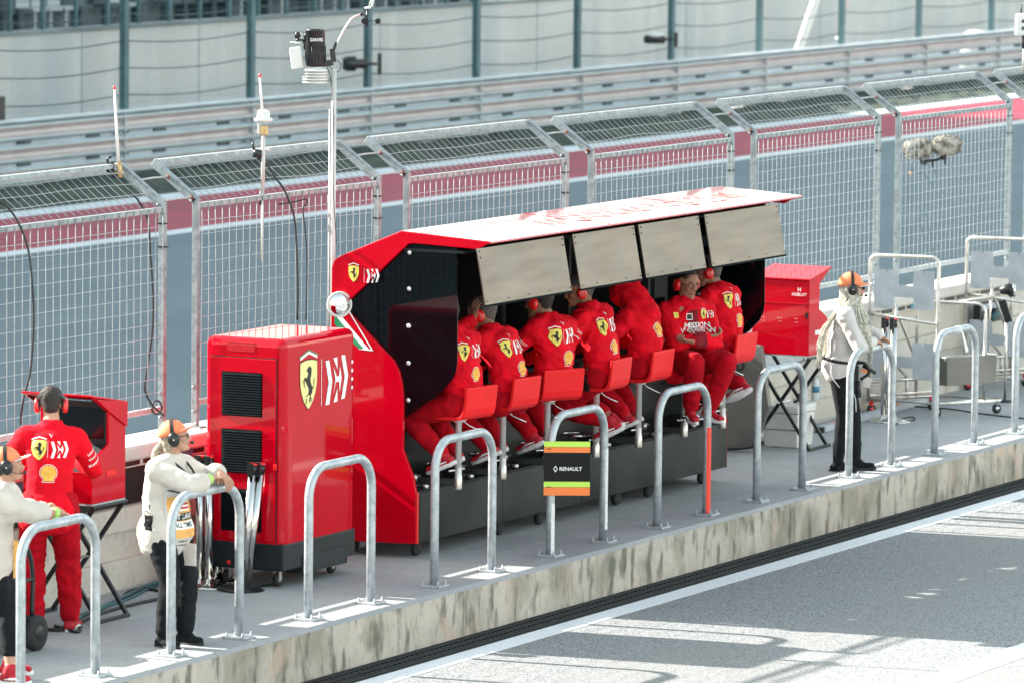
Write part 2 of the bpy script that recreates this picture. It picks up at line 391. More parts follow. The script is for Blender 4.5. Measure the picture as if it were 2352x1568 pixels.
# drain channel: rubber-black, ribbed, with two rows of slots
b = MB(); b.box((-20, -.345, GZ-.08), (60, 0, GZ-.012))
for yy in (-.335, -.285, -.235, -.185, -.135, -.085, -.035): b.box((-20, yy-.010, GZ-.012), (60, yy+.010, GZ-.004))
b.mi = 1
for i in range(int(40/.075)):
    x = -6+i*.075
    for yy in (-.21, -.11): b.box((x, yy-.006, GZ-.012), (x+.03, yy+.006, GZ-.001))
b.build('drain_channel', ['black_rubber', 'louvre'], kind='structure')
sheet('race_track', -60, 400, 2.6, 26, GZ, 'track_asphalt', .08)
for nm, y0, y1, m in (('track_edge_line', 19.94, 20.3, 'track_paint'), ('red_run_off_band', 20.3, 23.25, 'red_band'), ('outer_track_line', 23.25, 23.85, 'track_paint')):
    b = MB(); b.box((-60, y0, GZ+.001), (400, y1, GZ+.006)); b.build(nm, m, kind='structure')
# rough grass verge: low uneven sheet with tufts
b = MB(); random.seed(3)
nx, ny = 420, 10
vs = [(20+i*.36+random.uniform(-.1, .1), 23.85+j*.24+(random.uniform(-.06, .06) if 0 < j < ny else 0), GZ+.008+(random.uniform(.0, .09) if 0 < j else 0)) for i in range(nx) for j in range(ny+1)]
b.add(vs, [(i*(ny+1)+j, (i+1)*(ny+1)+j, (i+1)*(ny+1)+j+1, i*(ny+1)+j+1) for i in range(nx-1) for j in range(ny)])
b.build('grass_verge', 'grass', kind='stuff'); tag(bpy.data.objects['grass_verge'], 'strip of dark green grass between the red band and the guardrail', 'grass')
# platform with stained kerb face
b = MB(); ys = (-.0, .028)
prof = [(0, GZ-.06), (0, -.028), (.028, 0), (2.6, 0), (2.6, GZ-.06)]
N = 1
xs = [-30, 0.28, 7.9, 14.6, 60]
b.mi = 0
for i in range(len(xs)-1):
    a, c = xs[i]+.003, xs[i+1]-.003
    for j, mi in ((0, 1), (1, 0), (2, 0), (3, 0)):
        b.mi = mi; (ya, za), (yb, zb) = prof[j], prof[j+1]
        b.add([(a, ya, za), (c, ya, za), (c, yb, zb), (a, yb, zb)], [(0, 1, 2, 3)])
    b.mi = 1
    for x in (a, c): b.add([(x, y, z) for y, z in prof], [(0, 1, 2, 3, 4)])
b.build('pit_platform', ['platform_concrete', 'kerb_concrete'], kind='structure')
b = MB(); b.box((-30, 2.1, GZ-.06), (60, 2.44, .0-.01)); b.build('wall_footing', 'wall_concrete', kind='structure')

# ------------------------------------------------------------------ pit wall
t = thing('pit_wall', 'long pale concrete pit wall with stepped base, topped by the mesh fence', 'wall', (0, 2.1, 0))
XA, XB = -8, 44
def wx(prof, name, m, x0=XA, x1=XB, bevel=0):
    b = MB(); b.prism([(y-2.1, z) for y, z in prof], lambda a, c, d: V((d, a, c)), x0, x1); return b.build(name, m, t, bevel)
wx([(2.035, 0.001), (2.035, .205), (2.05, .213), (2.1, .213), (2.1, .415), (2.06, .418), (2.06, .582), (2.13, .585), (2.13, .857), (2.07, .860), (2.07, .92), (2.44, .92), (2.44, 0.001)], 'wall_body', 'wall_concrete')
wx([(2.05, .921), (2.05, .995), (2.065, 1.011), (2.455, 1.011), (2.47, .995), (2.47, .921)], 'wall_cap', 'wall_cap')
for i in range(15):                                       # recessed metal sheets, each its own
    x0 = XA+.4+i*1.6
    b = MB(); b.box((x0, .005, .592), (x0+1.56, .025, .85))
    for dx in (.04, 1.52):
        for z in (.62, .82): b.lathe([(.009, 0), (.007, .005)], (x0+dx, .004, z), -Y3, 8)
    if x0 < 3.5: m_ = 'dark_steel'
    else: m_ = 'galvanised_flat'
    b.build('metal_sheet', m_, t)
b = MB()
for i in range(160):
    x0 = XA+i*.31; b.box((x0, -.034, .872), (x0+.26, -.026, .905))
b.mi = 1
for i in range(12): x0 = -1.2+i*2.3; b.box((x0, -.037, .866), (x0+.16, -.028, .91))
b.build('light_strip', ['black_metal', 'blue_label'], t)

# ------------------------------------------------------------------ mesh fence panels on the wall
FY, KZ = 2.27, 2.697
def make_fence(wn):
    t = thing('fence_panel', 'x', 'fence panel', (0, FY, 1.011))
    z0 = -1.011; W = 2.851
    tip = V((0, .361, .249))
    for x in (0, W):
        b = MB(); s = 1 if x == 0 else -1
        b.box((x-.021, -.024, 0), (x+.021, .024, KZ+z0))
        b.beam((x, -.0, KZ+z0-.02), (x, tip.y, KZ+z0+tip.z), .042, .062, up=V((0, -.57, .82)))
        b.box((x-.05, -.07, 0), (x+.05, .07, .012))
        for z in (.12, .30): b.lathe([(.016, 0), (.016, .01), (.009, .018)], (x-.021, 0, z), -X3, 8)
        b.lathe([(.014, 0), (.010, .012)], (x-.021, .03, KZ+z0-.02), -X3, 8)
        b.build('post', 'post_zinc', t, .004)
    b = MB(); b.box((.021, -.018, .165), (W-.021, .018, .205)); b.build('bottom_rail', 'galvanised_flat', t, .004)
    b = MB(); b.box((.021, -.022, KZ+z0-.075), (W-.021, .018, KZ+z0-.035)); b.build('top_rail', 'post_zinc', t, .004)
    b = MB(); p = V((0, tip.y, KZ+z0+tip.z))
    b.add([p+V((.02, -.022, .018)), p+V((W-.02, -.022, .018)), p+V((W-.02, .016, .022)), p+V((.02, .016, .022)), p+V((.02, -.026, -.012)), p+V((W-.02, -.026, -.012)), p+V((W-.02, .016, .005)), p+V((.02, .016, .005))],
          [(0, 1, 2, 3), (4, 5, 6, 7), (0, 1, 5, 4), (2, 3, 7, 6), (0, 3, 7, 4), (1, 2, 6, 5)]); b.build('tip_rail', 'post_zinc', t)
    rnd = random.Random(wn)
    ph = [rnd.uniform(-1, 1) for _ in range(8)]
    def wob(x, z): return .012*math.sin(x*2.3+ph[0]*3+z*1.7)*math.sin(z*2.1+ph[1])*(1 if wn % 2 else .4)
    b = MB(); nv = 28
    for i in range(nv):
        x = .045+i*(W-.09)/(nv-1)
        pts = [V((x+wob(i*.3, z)+.25*wob(x*2, z*2), -.026, z)) for z in [.2+j*(KZ+z0-.24)/8 for j in range(9)]]
        b.tube(pts, .0033, 4)
    for j in range(14):
        z = .215+j*.1
        b.tube([V((x, -.031+wob(x, z)*.3, z+wob(z*3, x)*.6)) for x in [.02+k*(W-.04)/12 for k in range(13)]], .0025, 4)
    b.build('wire_mesh', 'wire_zinc', t)
    b = MB(); a = V((0, -.02, KZ+z0-.02)); e = V((0, tip.y-.03, KZ+z0+tip.z+.01))
    for i in range(nv):
        x = .045+i*(W-.09)/(nv-1); b.tube([a+V((x+wob(i, 1)*.3, 0, .0)), a.lerp(e, .5)+V((x+wob(i, 2), 0, -.008)), e+V((x, 0, 0))], .0025, 4)
    for f in (.3, .55, .8):
        b.tube([a.lerp(e, f)+V((x, 0, wob(x*1.7, f*5)*1.3+.004)) for x in [.02+k*(W-.04)/16 for k in range(17)]], .0025, 4)
    b.build('overhang_mesh', 'wire_zinc', t)
    for z in (KZ+z0-.16, KZ+z0-.33):
        b = MB(); b.box((W-.027, -.035, z), (W+.024, .028, z+.012)); b.build('cable_tie', 'black_plastic', t)
    b = MB()
    for f in (.08, .62):
        q = V((0, tip.y*f, KZ+z0-.02+(tip.z+.02)*f)); b.tube([q+V((W, 0, 0)), q+V((W+.25, 0, .006)), q+V((W+.489, 0, 0))], .008, 6)
    b.mi = 1
    for f in (.08, .62):
        q = V((0, tip.y*f, KZ+z0-.02+(tip.z+.02)*f)); b.lathe([(.016, -.03), (.016, .03)], q+V((W+.489, 0, 0)), X3, 8)
    b.build('link_rod', ['wire_zinc', 'rust'], t)
    return t
FL = {-2: 'fence panel beyond the left edge, furthest left on the wall', -1: 'leftmost mesh fence panel, behind the left red console, thin antenna clamped to its corner',
      0: 'mesh fence panel behind the louvred cabinet top, two black cables hanging on it', 1: 'mesh fence panel behind the left roof end, first one right of the weather mast',
      2: 'mesh fence panel behind the middle of the stand roof, second right of the mast', 3: 'mesh fence panel just beyond the right roof tip, above the right red console',
      4: 'mesh fence panel with the furry twin microphones hanging in front of it', 5: 'mesh fence panel at the right edge with only its slanted post in view'}
protoA, protoB = make_fence(1), make_fence(4)
used = {0: False, 1: False}
for k in range(-1, 6):
    w_ = k % 2; src = (protoA, protoB)[w_]
    o = src if not used[w_] else copy_tree(src)
    used[w_] = True
    o.location = (3.955+3.34*k, FY, 1.011); tag(o, FL[k], 'fence panel', 'mesh fence panels along the pit wall')

# ------------------------------------------------------------------ far side: guardrail, catch fence, retaining wall, grandstand
t = thing('guardrail', 'blurred three tier steel guardrail on the far side of the track', 'guardrail', (60, 26.2, GZ))
XR0, XR1 = -10, 190
for tier, zc in enumerate((.20, .53, .86)):
    prof = []
    for a, z in ((.0, -.150), (-.055, -.135), (-.085, -.105), (-.085, -.075), (-.03, -.035), (-.012, 0), (-.03, .035), (-.085, .075), (-.085, .105), (-.055, .135), (.0, .150)): prof.append((a, z))
    b = MB()
    for i in range(10):
        (a0, z0_), (a1, z1_) = prof[i], prof[i+1]; b.mi = 1 if 3 <= i <= 6 else 0
        b.add([(XR0-60, a0, zc+z0_), (XR1-60, a0, zc+z0_), (XR1-60, a1, zc+z1_), (XR0-60, a1, zc+z1_)], [(0, 1, 2, 3)])
    b.build('rail', ['guard_rail', 'rail_valley_reflection'], t)
    for i in range(12, 29):
        x = XR0-60+i*4.07+.8
        b = MB(); b.box((x-.02, -.09, zc-.15), (x+.02, .005, zc+.15)); b.build('splice_joint', 'galvanised_flat', t)
b = MB(); b.box((XR0-60, -.10, 1.005), (XR1-60, .10, 1.045)); b.build('top_channel', 'guard_rail', t, .01)
for i in range(50):
    x = XR0-60+i*4.07+.8-.0
    b = MB(); b.box((x-.05, .005, 0), (x+.05, .13, 1.0)); b.build('post', 'guard_rail', t)
    if i % 2 == 0: pass
for i in range(36):
    for z in (.365, .695): x = 38.8-60+i*2.035; b = MB(); b.box((x-.18, -.02, z-.03), (x+.18, .02, z+.03)); b.build('spacer', 'seat_teal', t)

t = thing('catch_fence', 'tall dark green posts with thin sagging cables behind the guardrail', 'fence', (60, 26.8, GZ))
px0 = 44.834
for i in range(-2, 14):
    x = px0+i*4.076-60
    b = MB(); b.box((x-.062, -.05, 0), (x+.062, .05, 5.2))
    for j in range(24): b.box((x+.075, -.02, .3+j*.2), (x+.10, .02, .34+j*.2))
    b.build('post', 'teal_post', t)
def zcab(j): return 1.22+j*.42
for j in range(9):
    b = MB()
    for i in range(-3, 13):
        x = px0+i*4.076-60
        b.tube([V((x+4.076*f, 0, zcab(j)-.07*math.sin(PI*f))) for f in [k/8 for k in range(9)]], .010, 5)
    b.build('cable', 'seat_teal', t)
b = MB()
for i in range(560):
    x = 36+i*.085-60; b.tube([V((x, .01, 1.05)), V((x, .01, 4.9))], .0022, 3)
b.build('fine_mesh', 'teal_post', t)

t = thing('retaining_wall', 'streaked grey concrete retaining wall across the track below the grandstand seats', 'wall', (60, 31, GZ))
b = MB(); b.box((-110, 0, 0), (200, .3, 1.9)); b.build('wall_body', 'far_wall', t)
b = MB(); b.box((-110, -.05, 1.9), (200, .35, 1.96)); b.build('coping', 'stand_grey', t, .01)
b = MB()
for x in (50.6-60, 54.6-60, 61.4-60, 68-60, 75-60, 82-60): b.box((x-.02, -.004, .02), (x+.02, 0.05, 1.89))
b.build('joint_line', 'far_joint', t)
t = thing('railing', 'dark green railing with fine mesh along the top of the far concrete wall', 'railing', (60, 31.2, GZ+1.96))
for i in range(44):
    x = -22+i*1.06; b = MB(); w_ = .09 if i % 2 else .055
    b.box((x-w_/2, -.03, 0), (x+w_/2, .03, 1.3)); b.build('post', 'teal_post', t)
b = MB()
for j in range(12): b.tube([V((-24, 0, .08+j*.1)), V((26, 0, .08+j*.1))], .004, 4)
b.build('wire', 'teal_post', t)

t = thing('grandstand', 'dark tiers of grandstand seats above the far concrete wall', 'grandstand', (60, 32, GZ))
XG0, XG1 = -130, 3.2
pro = [(.4, 0), (.4, 1.75)]
for i in range(30): pro += [(1.2+i*.85, 1.75+i*.5), (1.2+i*.85, 2.25+i*.5)]
pro += [(27.5, 2.25+29*.5), (27.5, 0)]
b = MB(); b.prism(pro, lambda a, c, d: V((d, a, c)), XG0, XG1); b.build('terrace', 'stand_grey', t)
b = MB(); b.prism(pro[:16]+[(pro[15][0], 0)], lambda a, c, d: V((d, a, c)), XG1, 40); b.build('terrace', 'stand_grey', t)
b = MB(); b.box((XG0, 26.2, 0), (XG1, 27.4, 27.5)); b.build('rear_wall', 'stand_grey', t)  # unseen; height and right end set so its shade covers the track
b = MB(); b.box((XG0, 16.0, 27.5), (XG1, 28, 28.0)); b.build('roof', 'stand_grey', t)  # out of view, added with the tall wall as shade caster
random.seed(11)
for r_ in range(5):
    b = MB()
    for i in range(140):
        x = -30+i*.52
        if random.random() < .08 or (i % 37) in (0, 1, 2): continue
        if x > 39: break
        y0 = 1.35+r_*.85-.75; z0_ = 1.76+r_*.5-(0 if r_ else 0)
        b.mi = 0 if random.random() < .7 else 1
        b.box((x, y0+.1, z0_+.38), (x+.44, y0+.5, z0_+.44)); b.box((x, y0+.46, z0_+.42), (x+.44, y0+.54, z0_+.85+random.uniform(-.1, .06)))
        b.box((x+.18, y0+.2, z0_), (x+.26, y0+.4, z0_+.38))
    b.build('seat_row', ['seat_teal', 'galvanised_flat'], t)

# things on the far side of the track
def cyl(b, a, c, r, n=12): b.tube([V(a), V(c)], r, n)
for k, (x, z, lab, m_) in enumerate(((52.6, 1.06, 'dark cylindrical trackside camera fixed to a fence post beside the weather mast', 'black_plastic'), (64.5, 1.06, 'dark trackside camera with pale top shell on a fence post right of centre', 'black_plastic'))):
    t = thing('trackside_camera', lab, 'camera', (x, 26.6, z), 0, 'trackside cameras on the far fence posts')
    dr = V((.45, -.89, 0)); b = MB(); c0 = V((0, 0, 0))
    if k == 0: b.tube([dr*-.42, dr*-.36, dr*-.2, dr*-.18, dr*.0], [.10, .13, .13, .08, .085], 14)
    else: b.tube([dr*-.40, dr*-.34, dr*.0], [.06, .085, .085], 14)
    b.build('housing', m_, t)
    if k: b = MB(); b.ell(V((0, 0, .075))+dr*-.17, (.09, .17, .055), M=Matrix.Rotation(math.atan2(dr.y, dr.x)-PI/2, 3, 'Z')); b.build('shell', 'white_plastic', t)
    b = MB(); b.beam(dr*.0, dr*.16, .05, .05); b.build('bracket', 'black_metal', t)
    b = MB(); b.beam(dr*.17, dr*.24, .05, .36 if k == 0 else .26); b.build('back_plate', 'black_metal', t, .01)
t = thing('signal_box', 'small black signal box at the left edge on the far fence', 'box', (40.78, 26.55, .68))
b = MB(); b.box((-.25, -.06, .0), (.02, .06, .36)); b.build('case', 'black_plastic', t, .02); b = MB(); b.box((-.2, .06, .1), (-.05, .2, .25)); b.build('bracket', 'black_metal', t)
t = thing('leaning_pole', 'thick white pole leaning in front of the far wall near the top right', 'pole', (73.9, 28, GZ))
a, c = at(1822, 150, Y=28), at(1895, -60, Y=28); org = V((73.9, 28, GZ))
b = MB(); d = (c-a); a2 = a-d*((a.z-GZ)/d.z); b.tube([a2-org, c+d-org], .09, 14); b.build('pole_shaft', 'white_plastic', t)
b = MB(); b.box((a2.x-org.x-.2, -.2, 0), (a2.x-org.x+.2, .2, .03)); b.build('foot_plate', 'galvanised_flat', t)
p = at(1935, 60, Y=27.6)
t = thing('lamp_post', 'grey post with two little white lamps and an orange flag, right of the leaning pole', 'post', (p.x, 27.6, GZ))
b = MB(); b.box((-.05, -.05, 0), (.05, .05, 3.4)); b.build('post', 'galvanised_flat', t)
for dz in (.75+.28, 1.28+.28):
    for dx in (-.16, -.33):
        b = MB(); b.ell((dx, -.06, dz), (.07, .07, .04)); b.tube([V((dx, -.06, dz)), V((0, 0, dz+.03))], .012, 6); b.build('lamp', 'white_plastic', t)
b = MB(); b.add([(.08, -.06, 1.72), (.2, -.07, 1.55), (.26, -.06, 1.5), (.12, -.05, 1.75)], [(0, 1, 2, 3)]); b.add([(.08, -.055, 1.72), (.2, -.065, 1.55), (.26, -.055, 1.5), (.12, -.045, 1.75)], [(3, 2, 1, 0)]); b.build('flag', 'sign_orange', t)
p = at(2262, 60, Y=27.8)
t = thing('signal_post', 'slim pale post with one cream oval lamp near the top right', 'post', (p.x, 27.8, GZ))
b = MB(); b.box((-.06, -.04, 0), (.06, .04, 3.4)); b.build('post', 'galvanised_flat', t); b = MB(); b.ell((.22, -.05, 1.35), (.05, .05, .16)); b.tube([V((.22, 0, 1.35)), V((0, 0, 1.35))], .015, 6); b.build('lamp', 'white_plastic', t)
p = at(2240, 95, Y=27.6)
t = thing('bollard', 'stout white plastic bollard just behind the guardrail at the upper right', 'bollard', (p.x, 27.6, GZ))
b = MB(); b.lathe([(.34, 0), (.32, .4), (.29, .75), (.26, .86), (.16, .93), (.0, .95)], (0, 0, 0)); b.build('bollard_body', 'white_plastic', t)
b = MB(); b.lathe([(.37, 0), (.37, .06), (.345, .07)], (0, 0, 0)); b.build('bollard_foot', 'grey_plate', t)

# pit building behind the viewer: pale front with open garages
t = thing('pit_building', 'pale pit building with a row of open garages facing the platform', 'building', (0, -40, GZ))
b = MB(); b.box((-60, -8, 3.4), (90, 0, 3.9)); b.box((-60, -8, 3.9), (90, -4, 9)); b.build('upper_floor', 'building_wall', t)
for i in range(25):
    x = -60+i*6.25; b = MB(); b.box((x-.5, -8, 0), (x+.5, 0, 3.4)); b.build('pier', 'building_wall', t)
b = MB(); b.box((-60, -8.2, 0), (90, -8, 3.4)); b.build('garage_back', 'garage_dark', t)

# ------------------------------------------------------------------ hoops along the kerb
HS, HW, HR = 1.894, .919, .031
def make_hoop():
    t = thing('barrier_hoop', 'x', 'hoop barrier')
    top = 1.045; rr = .215
    pts = [V((0, 0, .012)), V((0, 0, .4)), V((0, 0, top-rr))]+arc((rr, 0, top-rr), rr, PI, PI/2, X3, Z3, 8)[1:]+arc((HW-rr, 0, top-rr), rr, PI/2, 0, X3, Z3, 8)+[V((HW, 0, .4)), V((HW, 0, .012))]
    b = MB(); b.tube(pts, HR, 16); b.build('tube', 'galvanised', t)
    for x in (0, HW):
        b = MB(); b.box((x-.082, -.082, 0), (x+.082, .082, .016)); p = b.build('base_plate', 'galvanised', t, .003)
        for dx in (-.06, .06):
            for dy in (-.06, .06): b = MB(); b.lathe([(.012, 0), (.012, .008), (.007, .009), (.007, .026), (.003, .03)], (x+dx, dy, .016), Z3, 8); b.build('bolt', 'galvanised_flat', p)
    return t
proto = make_hoop()
HL = {1: 'galvanised hoop barrier at the left edge that a forearm rests on', 2: 'galvanised hoop barrier the cream shirted woman with clasped hands leans on', 3: 'galvanised hoop barrier in front of the red louvred cabinet',
      4: 'galvanised hoop barrier in front of the leftmost red stool', 5: 'galvanised hoop barrier carrying the lime and orange sign', 6: 'galvanised hoop barrier with a red tape strip down one leg',
      7: 'galvanised hoop barrier in front of the white cooler box', 8: 'galvanised hoop barrier the woman with long pale braids leans on', 9: 'galvanised hoop barrier with a white tag tied to its top, before the trolley',
      10: 'galvanised hoop barrier cut off by the right edge'}
hoops = {}
for k in range(1, 11):
    o = proto if k == 1 else copy_tree(proto)
    o.location = ((k-2)*HS, .2, 0); tag(o, HL[k], 'hoop barrier', 'hoop barriers along the platform edge'); hoops[k] = o
def strip(par, x, z0, z1, m, ang, wdt=.022, nm='tape'):
    b = MB(); pts = []
    for zz in (z0, z1):
        for k in range(5):
            a = ang+(k-2)/2*wdt/HR/2*1.0; pts.append(V((x+math.cos(a)*(HR+.0015), math.sin(a)*(HR+.0015), zz)))
    b.add(pts, [(k, k+1, k+6, k+5) for k in range(4)], True); b.build(nm, m, par)
aL = R(-115)
strip(hoops[6], HW, .02, .70, 'red_tape', aL, .05)
strip(hoops[5], HW, .10, .72, 'sole_white', aL+.5, .05)
strip(hoops[5], 0, .02, .40, 'sole_white', aL+.3, .05)
b = MB(); b.tube([V((.47, 0, 1.045+.0)), V((.51, 0, 1.045))], HR+.004, 16); b.build('tape', 'sole_white', hoops[9])
b = MB(); b.add([V((.49, -.034, 1.03)), V((.52, -.036, 1.03)), V((.62, -.05, .86)), V((.56, -.05, .84))], [(0, 1, 2, 3)]); b.add([V((.49, -.037, 1.03)), V((.52, -.039, 1.03)), V((.62, -.053, .86)), V((.56, -.053, .84))], [(3, 2, 1, 0)]); b.build('tag', 'sole_white', hoops[9])

# sign on hoop 5
a = V((3*HS, .2, 0)); u = V((.483, -.876, 0)).normalized(); n = V((-.876, -.483, 0)).normalized()
wS, hS = .345, .405
org = a+n*.036+V((0, 0, .665))-u*.055
t = thing('team_sign', 'square lime, orange and black name sign strapped to a hoop leg', 'sign', tuple(org))
def quad(b, x0, x1, z0, z1, d0, d1):
    vs = [u*x+V((0, 0, z))+n*d for d in (d0, d1) for x, z in ((x0, z0), (x1, z0), (x1, z1), (x0, z1))]
    b.add(vs, [(3, 2, 1, 0), (4, 5, 6, 7), (0, 1, 5, 4), (1, 2, 6, 5), (2, 3, 7, 6), (3, 0, 4, 7)])
b = MB(); quad(b, 0, wS, -hS/2, hS/2, 0, .004); b.build('board', 'sign_black', t)
for (z0, z1, m_) in ((.40, .50, 'sign_lime'), (.30-.005, .395, 'sign_orange'), (-.345, -.255+.01, 'sign_lime'), (-.5, -.35, 'sign_orange')):
    z0 *= hS; z1 *= hS
    b = MB(); quad(b, 0, wS, z0, z1, .0045, .0055); b.build('stripe', m_, t)
for z in (.355, -.35):
    b = MB(); quad(b, .02, .055, z*hS+.0, z*hS+.006, .006, .0075); b.build('cable_tie', 'black_plastic', t)
dcl = Decal(V((0, 0, 0)), u, Z3, n, lift=.0052)
dcl.text('RENAULT', 'white_decal', .200, -.004, .039)
for p in ([(0, .5), (.32, 0), (.20, 0), (0, .30)], [(0, .5), (-.32, 0), (-.20, 0), (0, .30)], [(0, -.5), (.32, 0), (.20, 0), (0, -.30)], [(0, -.5), (-.32, 0), (-.20, 0), (0, -.30)]):
    dcl.poly(p, 'white_decal', .087, -.004, .052)
dcl.build('lettering', t)

# ------------------------------------------------------------------ louvred cabinet
def atd(x, y, P):
    """picture point at the distance of world point P"""
    d = _v*F0+CR*(x-W0/2)-CU*(y-H0/2); return CP+d*((V(P)-CP).dot(_v)/F0)
cx0, cx1, cy0, cy1 = 3.08, 4.17, 1.05, 1.70
t = thing('louvred_cabinet', 'tall glossy red cabinet with three dark louvres and a horse shield, left of the stand', 'cabinet', (cx0, cy0, 0))
def L_(x, y, z): return V((x-cx0, y-cy0, z))
b = MB(); b.box(L_(cx0, cy0, .28), L_(cx1, cy1, 1.79)); b.build('body', 'red_paint', t, .06, 5)
b = MB(); b.box(L_(cx0-.003, cy0-.003, .13), L_(cx1+.003, cy1+.003, .325)); b.build('plinth', 'black_plinth', t, .012)
b = MB(); b.box(L_(cx0+.28, cy0-.010, .085), L_(cx1-.13, cy0+.2, .215)); b.box(L_(cx0+.4, cy0-.014, .196), L_(cx0+.62, cy0-.009, .204)); b.build('drawer', 'black_plinth', t, .004)
b = MB(); b.box(L_(cx0-.006, cy0+.062, .34), L_(cx0+.01, cy1-.045, 1.645)); dr = b.build('door', 'red_paint', t, .004)
b = MB(); b.box(L_(cx0-.003, cy0+.055, 1.646), L_(cx0+.01, cy1-.04, 1.652)); b.build('gap', 'black_matte', t)
b = MB(); b.box(L_(cx0-.003, cy0+.053, .33), L_(cx0+.01, cy0+.059, 1.65)); b.build('gap', 'black_matte', t)
for z0, z1 in ((1.23, 1.545), (.82, 1.135), (.402, .707)):
    b = MB(); b.box(L_(cx0-.012, 1.223, z0), L_(cx0, 1.552, z1)); n_ = int((z1-z0)/.0195)
    for i in range(n_):
        z = z0+.01+i*(z1-z0-.012)/n_
        b.add([L_(cx0-.013, 1.230, z+.013), L_(cx0-.013, 1.545, z+.013), L_(cx0-.018, 1.545, z), L_(cx0-.018, 1.230, z)], [(0, 1, 2, 3)])
        b.add([L_(cx0-.013, 1.230, z-.001), L_(cx0-.013, 1.545, z-.001), L_(cx0-.018, 1.545, z), L_(cx0-.018, 1.230, z)], [(3, 2, 1, 0)])
    b.build('louvre', 'louvre', dr)
b = MB()
for i in range(6): z = 1.692+i*.012; b.box(L_(cx0-.003, 1.29, z), L_(cx0+.005, 1.51, z+.006))
b.build('vent_slots', 'red_decal', t)
b = MB(); b.box(L_(cx0-.014, 1.10, .86), L_(cx0-.004, 1.125, .90)); b.build('door_lock', 'red_plastic', dr, .003)
b = MB(); b.lathe([(.018, 0), (.018, .006), (.0, .012)], L_(cx0-.004, 1.49, .17), -X3, 10); b.build('reflector', 'red_plastic', t)
d = Decal(L_(0, cy0, 0), X3, Z3, -Y3, lift=.003)
def cxp(x): return x
d.shield(3.44-0, 1.445, .345, yl='yellow_metal'); d.mark(3.865, 1.44, .335)
d.poly([(-.42, .545), (0, .665), (.42, .545), (.42, .56), (0, .69), (-.42, .56)], 'green_decal', 3.44, 1.445, .36, 1)
d.text('S', 'black_decal', 3.405, 1.325, .05, 3); d.text('F', 'black_decal', 3.475, 1.325, .05, 3)
for i in range(4): d.poly([(math.cos(a)*.5, math.sin(a)*.5) for a in [2*PI*k/14 for k in range(14)]], 'white_decal', 4.105, 1.548-i*.062, .028)
d.build('emblem', t)
for x in (cx0+.14, cx1-.14):
    for y in (cy0+.12, cy1-.12):
        b = MB(); b.lathe([(.045, -.018), (.05, -.01), (.05, .01), (.045, .018)], L_(x, y, .05), Y3, 16); c_ = b.build('caster', 'black_rubber', t)
        b = MB(); b.box(L_(x-.02, y-.026, .05), L_(x+.02, y-.02, .14)); b.box(L_(x-.02, y+.02, .05), L_(x+.02, y+.026, .14)); b.lathe([(.02, -.021), (.02, .021)], L_(x, y, .05), Y3, 10); b.build('fork', 'steel_tube', c_)

# ------------------------------------------------------------------ command stand
XL, XR = 4.98, 10.60
st = thing('command_stand', 'long glossy red pit wall stand with pale glaring roof and four hanging steel flaps', 'pit stand', (XL, .97, 0))
def S_(x, y, z): return V((x-XL, y-.97, z))
P_RED = [(1.66, 2.205), (1.60, 2.235), (1.109, 2.437), (.369, 2.389), (.476, 2.33), (.663, 2.338), (1.0, 2.352), (1.053, 2.346), (1.542, 1.902), (1.595, 1.86), (1.52, 1.79), (1.165, 1.475), (1.12, 1.40), (1.095, 1.31), (1.083, 1.2), (1.083, .82), (1.05, .74), (.994, .615), (.971, .5), (.971, .118), (1.69, .10), (1.692, 2.14)]
GL = [(1.545, 1.905), (1.45, 1.995), (1.13, 2.285), (1.053, 2.335), (1.0, 2.345), (.663, 2.330), (.654, 1.493), (.665, 1.42), (.70, 1.35), (.789, 1.26), (.95, 1.14), (1.06, 1.066), (1.09, 1.04), (1.09, 1.34), (1.165, 1.475), (1.52, 1.79)]
for x0 in (XL, XR-.03):
    b = MB(); b.prism(P_RED, lambda a, c, dd: S_(dd, a, c), x0, x0+.03); pn = b.build('end_panel', 'red_paint', st, .004)
    b = MB(); b.prism(GL, lambda a, c, dd: S_(dd, a, c), x0+.036, x0+.044); g = b.build('tinted_window', 'glass_dark', st)
    if x0 == XL:
        for z in (2.28, 2.01, 1.735, 1.46, 1.185): b = MB(); b.lathe([(.018, 0), (.017, .006), (.006, .011)], S_(XL+.030, 1.055, z), -X3, 12); b.build('stud', 'bright_steel', g)
        d = Decal(S_(XL, 0, 0), -Y3, Z3, -X3, lift=.002)
        d.shield(-1.505, 2.105, .118); d.mark(-1.345, 2.095, .105)
        def pp(pts): return [(-(at(x, y, X=XL).y), at(x, y, X=XL).z) for x, y in pts]
        d.poly(pp([(768, 722), (768, 744), (824, 801), (836, 801)]), 'green_decal'); d.poly(pp([(768, 706), (768, 722), (836, 801), (848, 802)]), 'white_decal')
        d.poly(pp([(793, 703), (796, 703), (858, 806), (855, 806)]), 'white_decal'); d.poly(pp([(824, 802), (826, 799), (856, 803), (856, 806)]), 'white_decal')
        d.build('emblem', pn)
b = MB(); b.prism([(1.655, .12), (1.655, 2.14), (1.60, 2.20), (1.109, 2.40), (.50, 2.36), (.68, 2.31), (1.0, 2.32), (1.07, 2.30), (1.52, 1.90), (1.56, 1.86), (1.50, 1.80), (1.16, 1.50), (1.11, 1.31), (1.10, .82), (1.01, .62), (.99, .5), (.99, .125)], lambda a, c, dd: S_(dd, a, c), XR-.036, XR-.031); b.build('inner_liner', 'interior', pn)
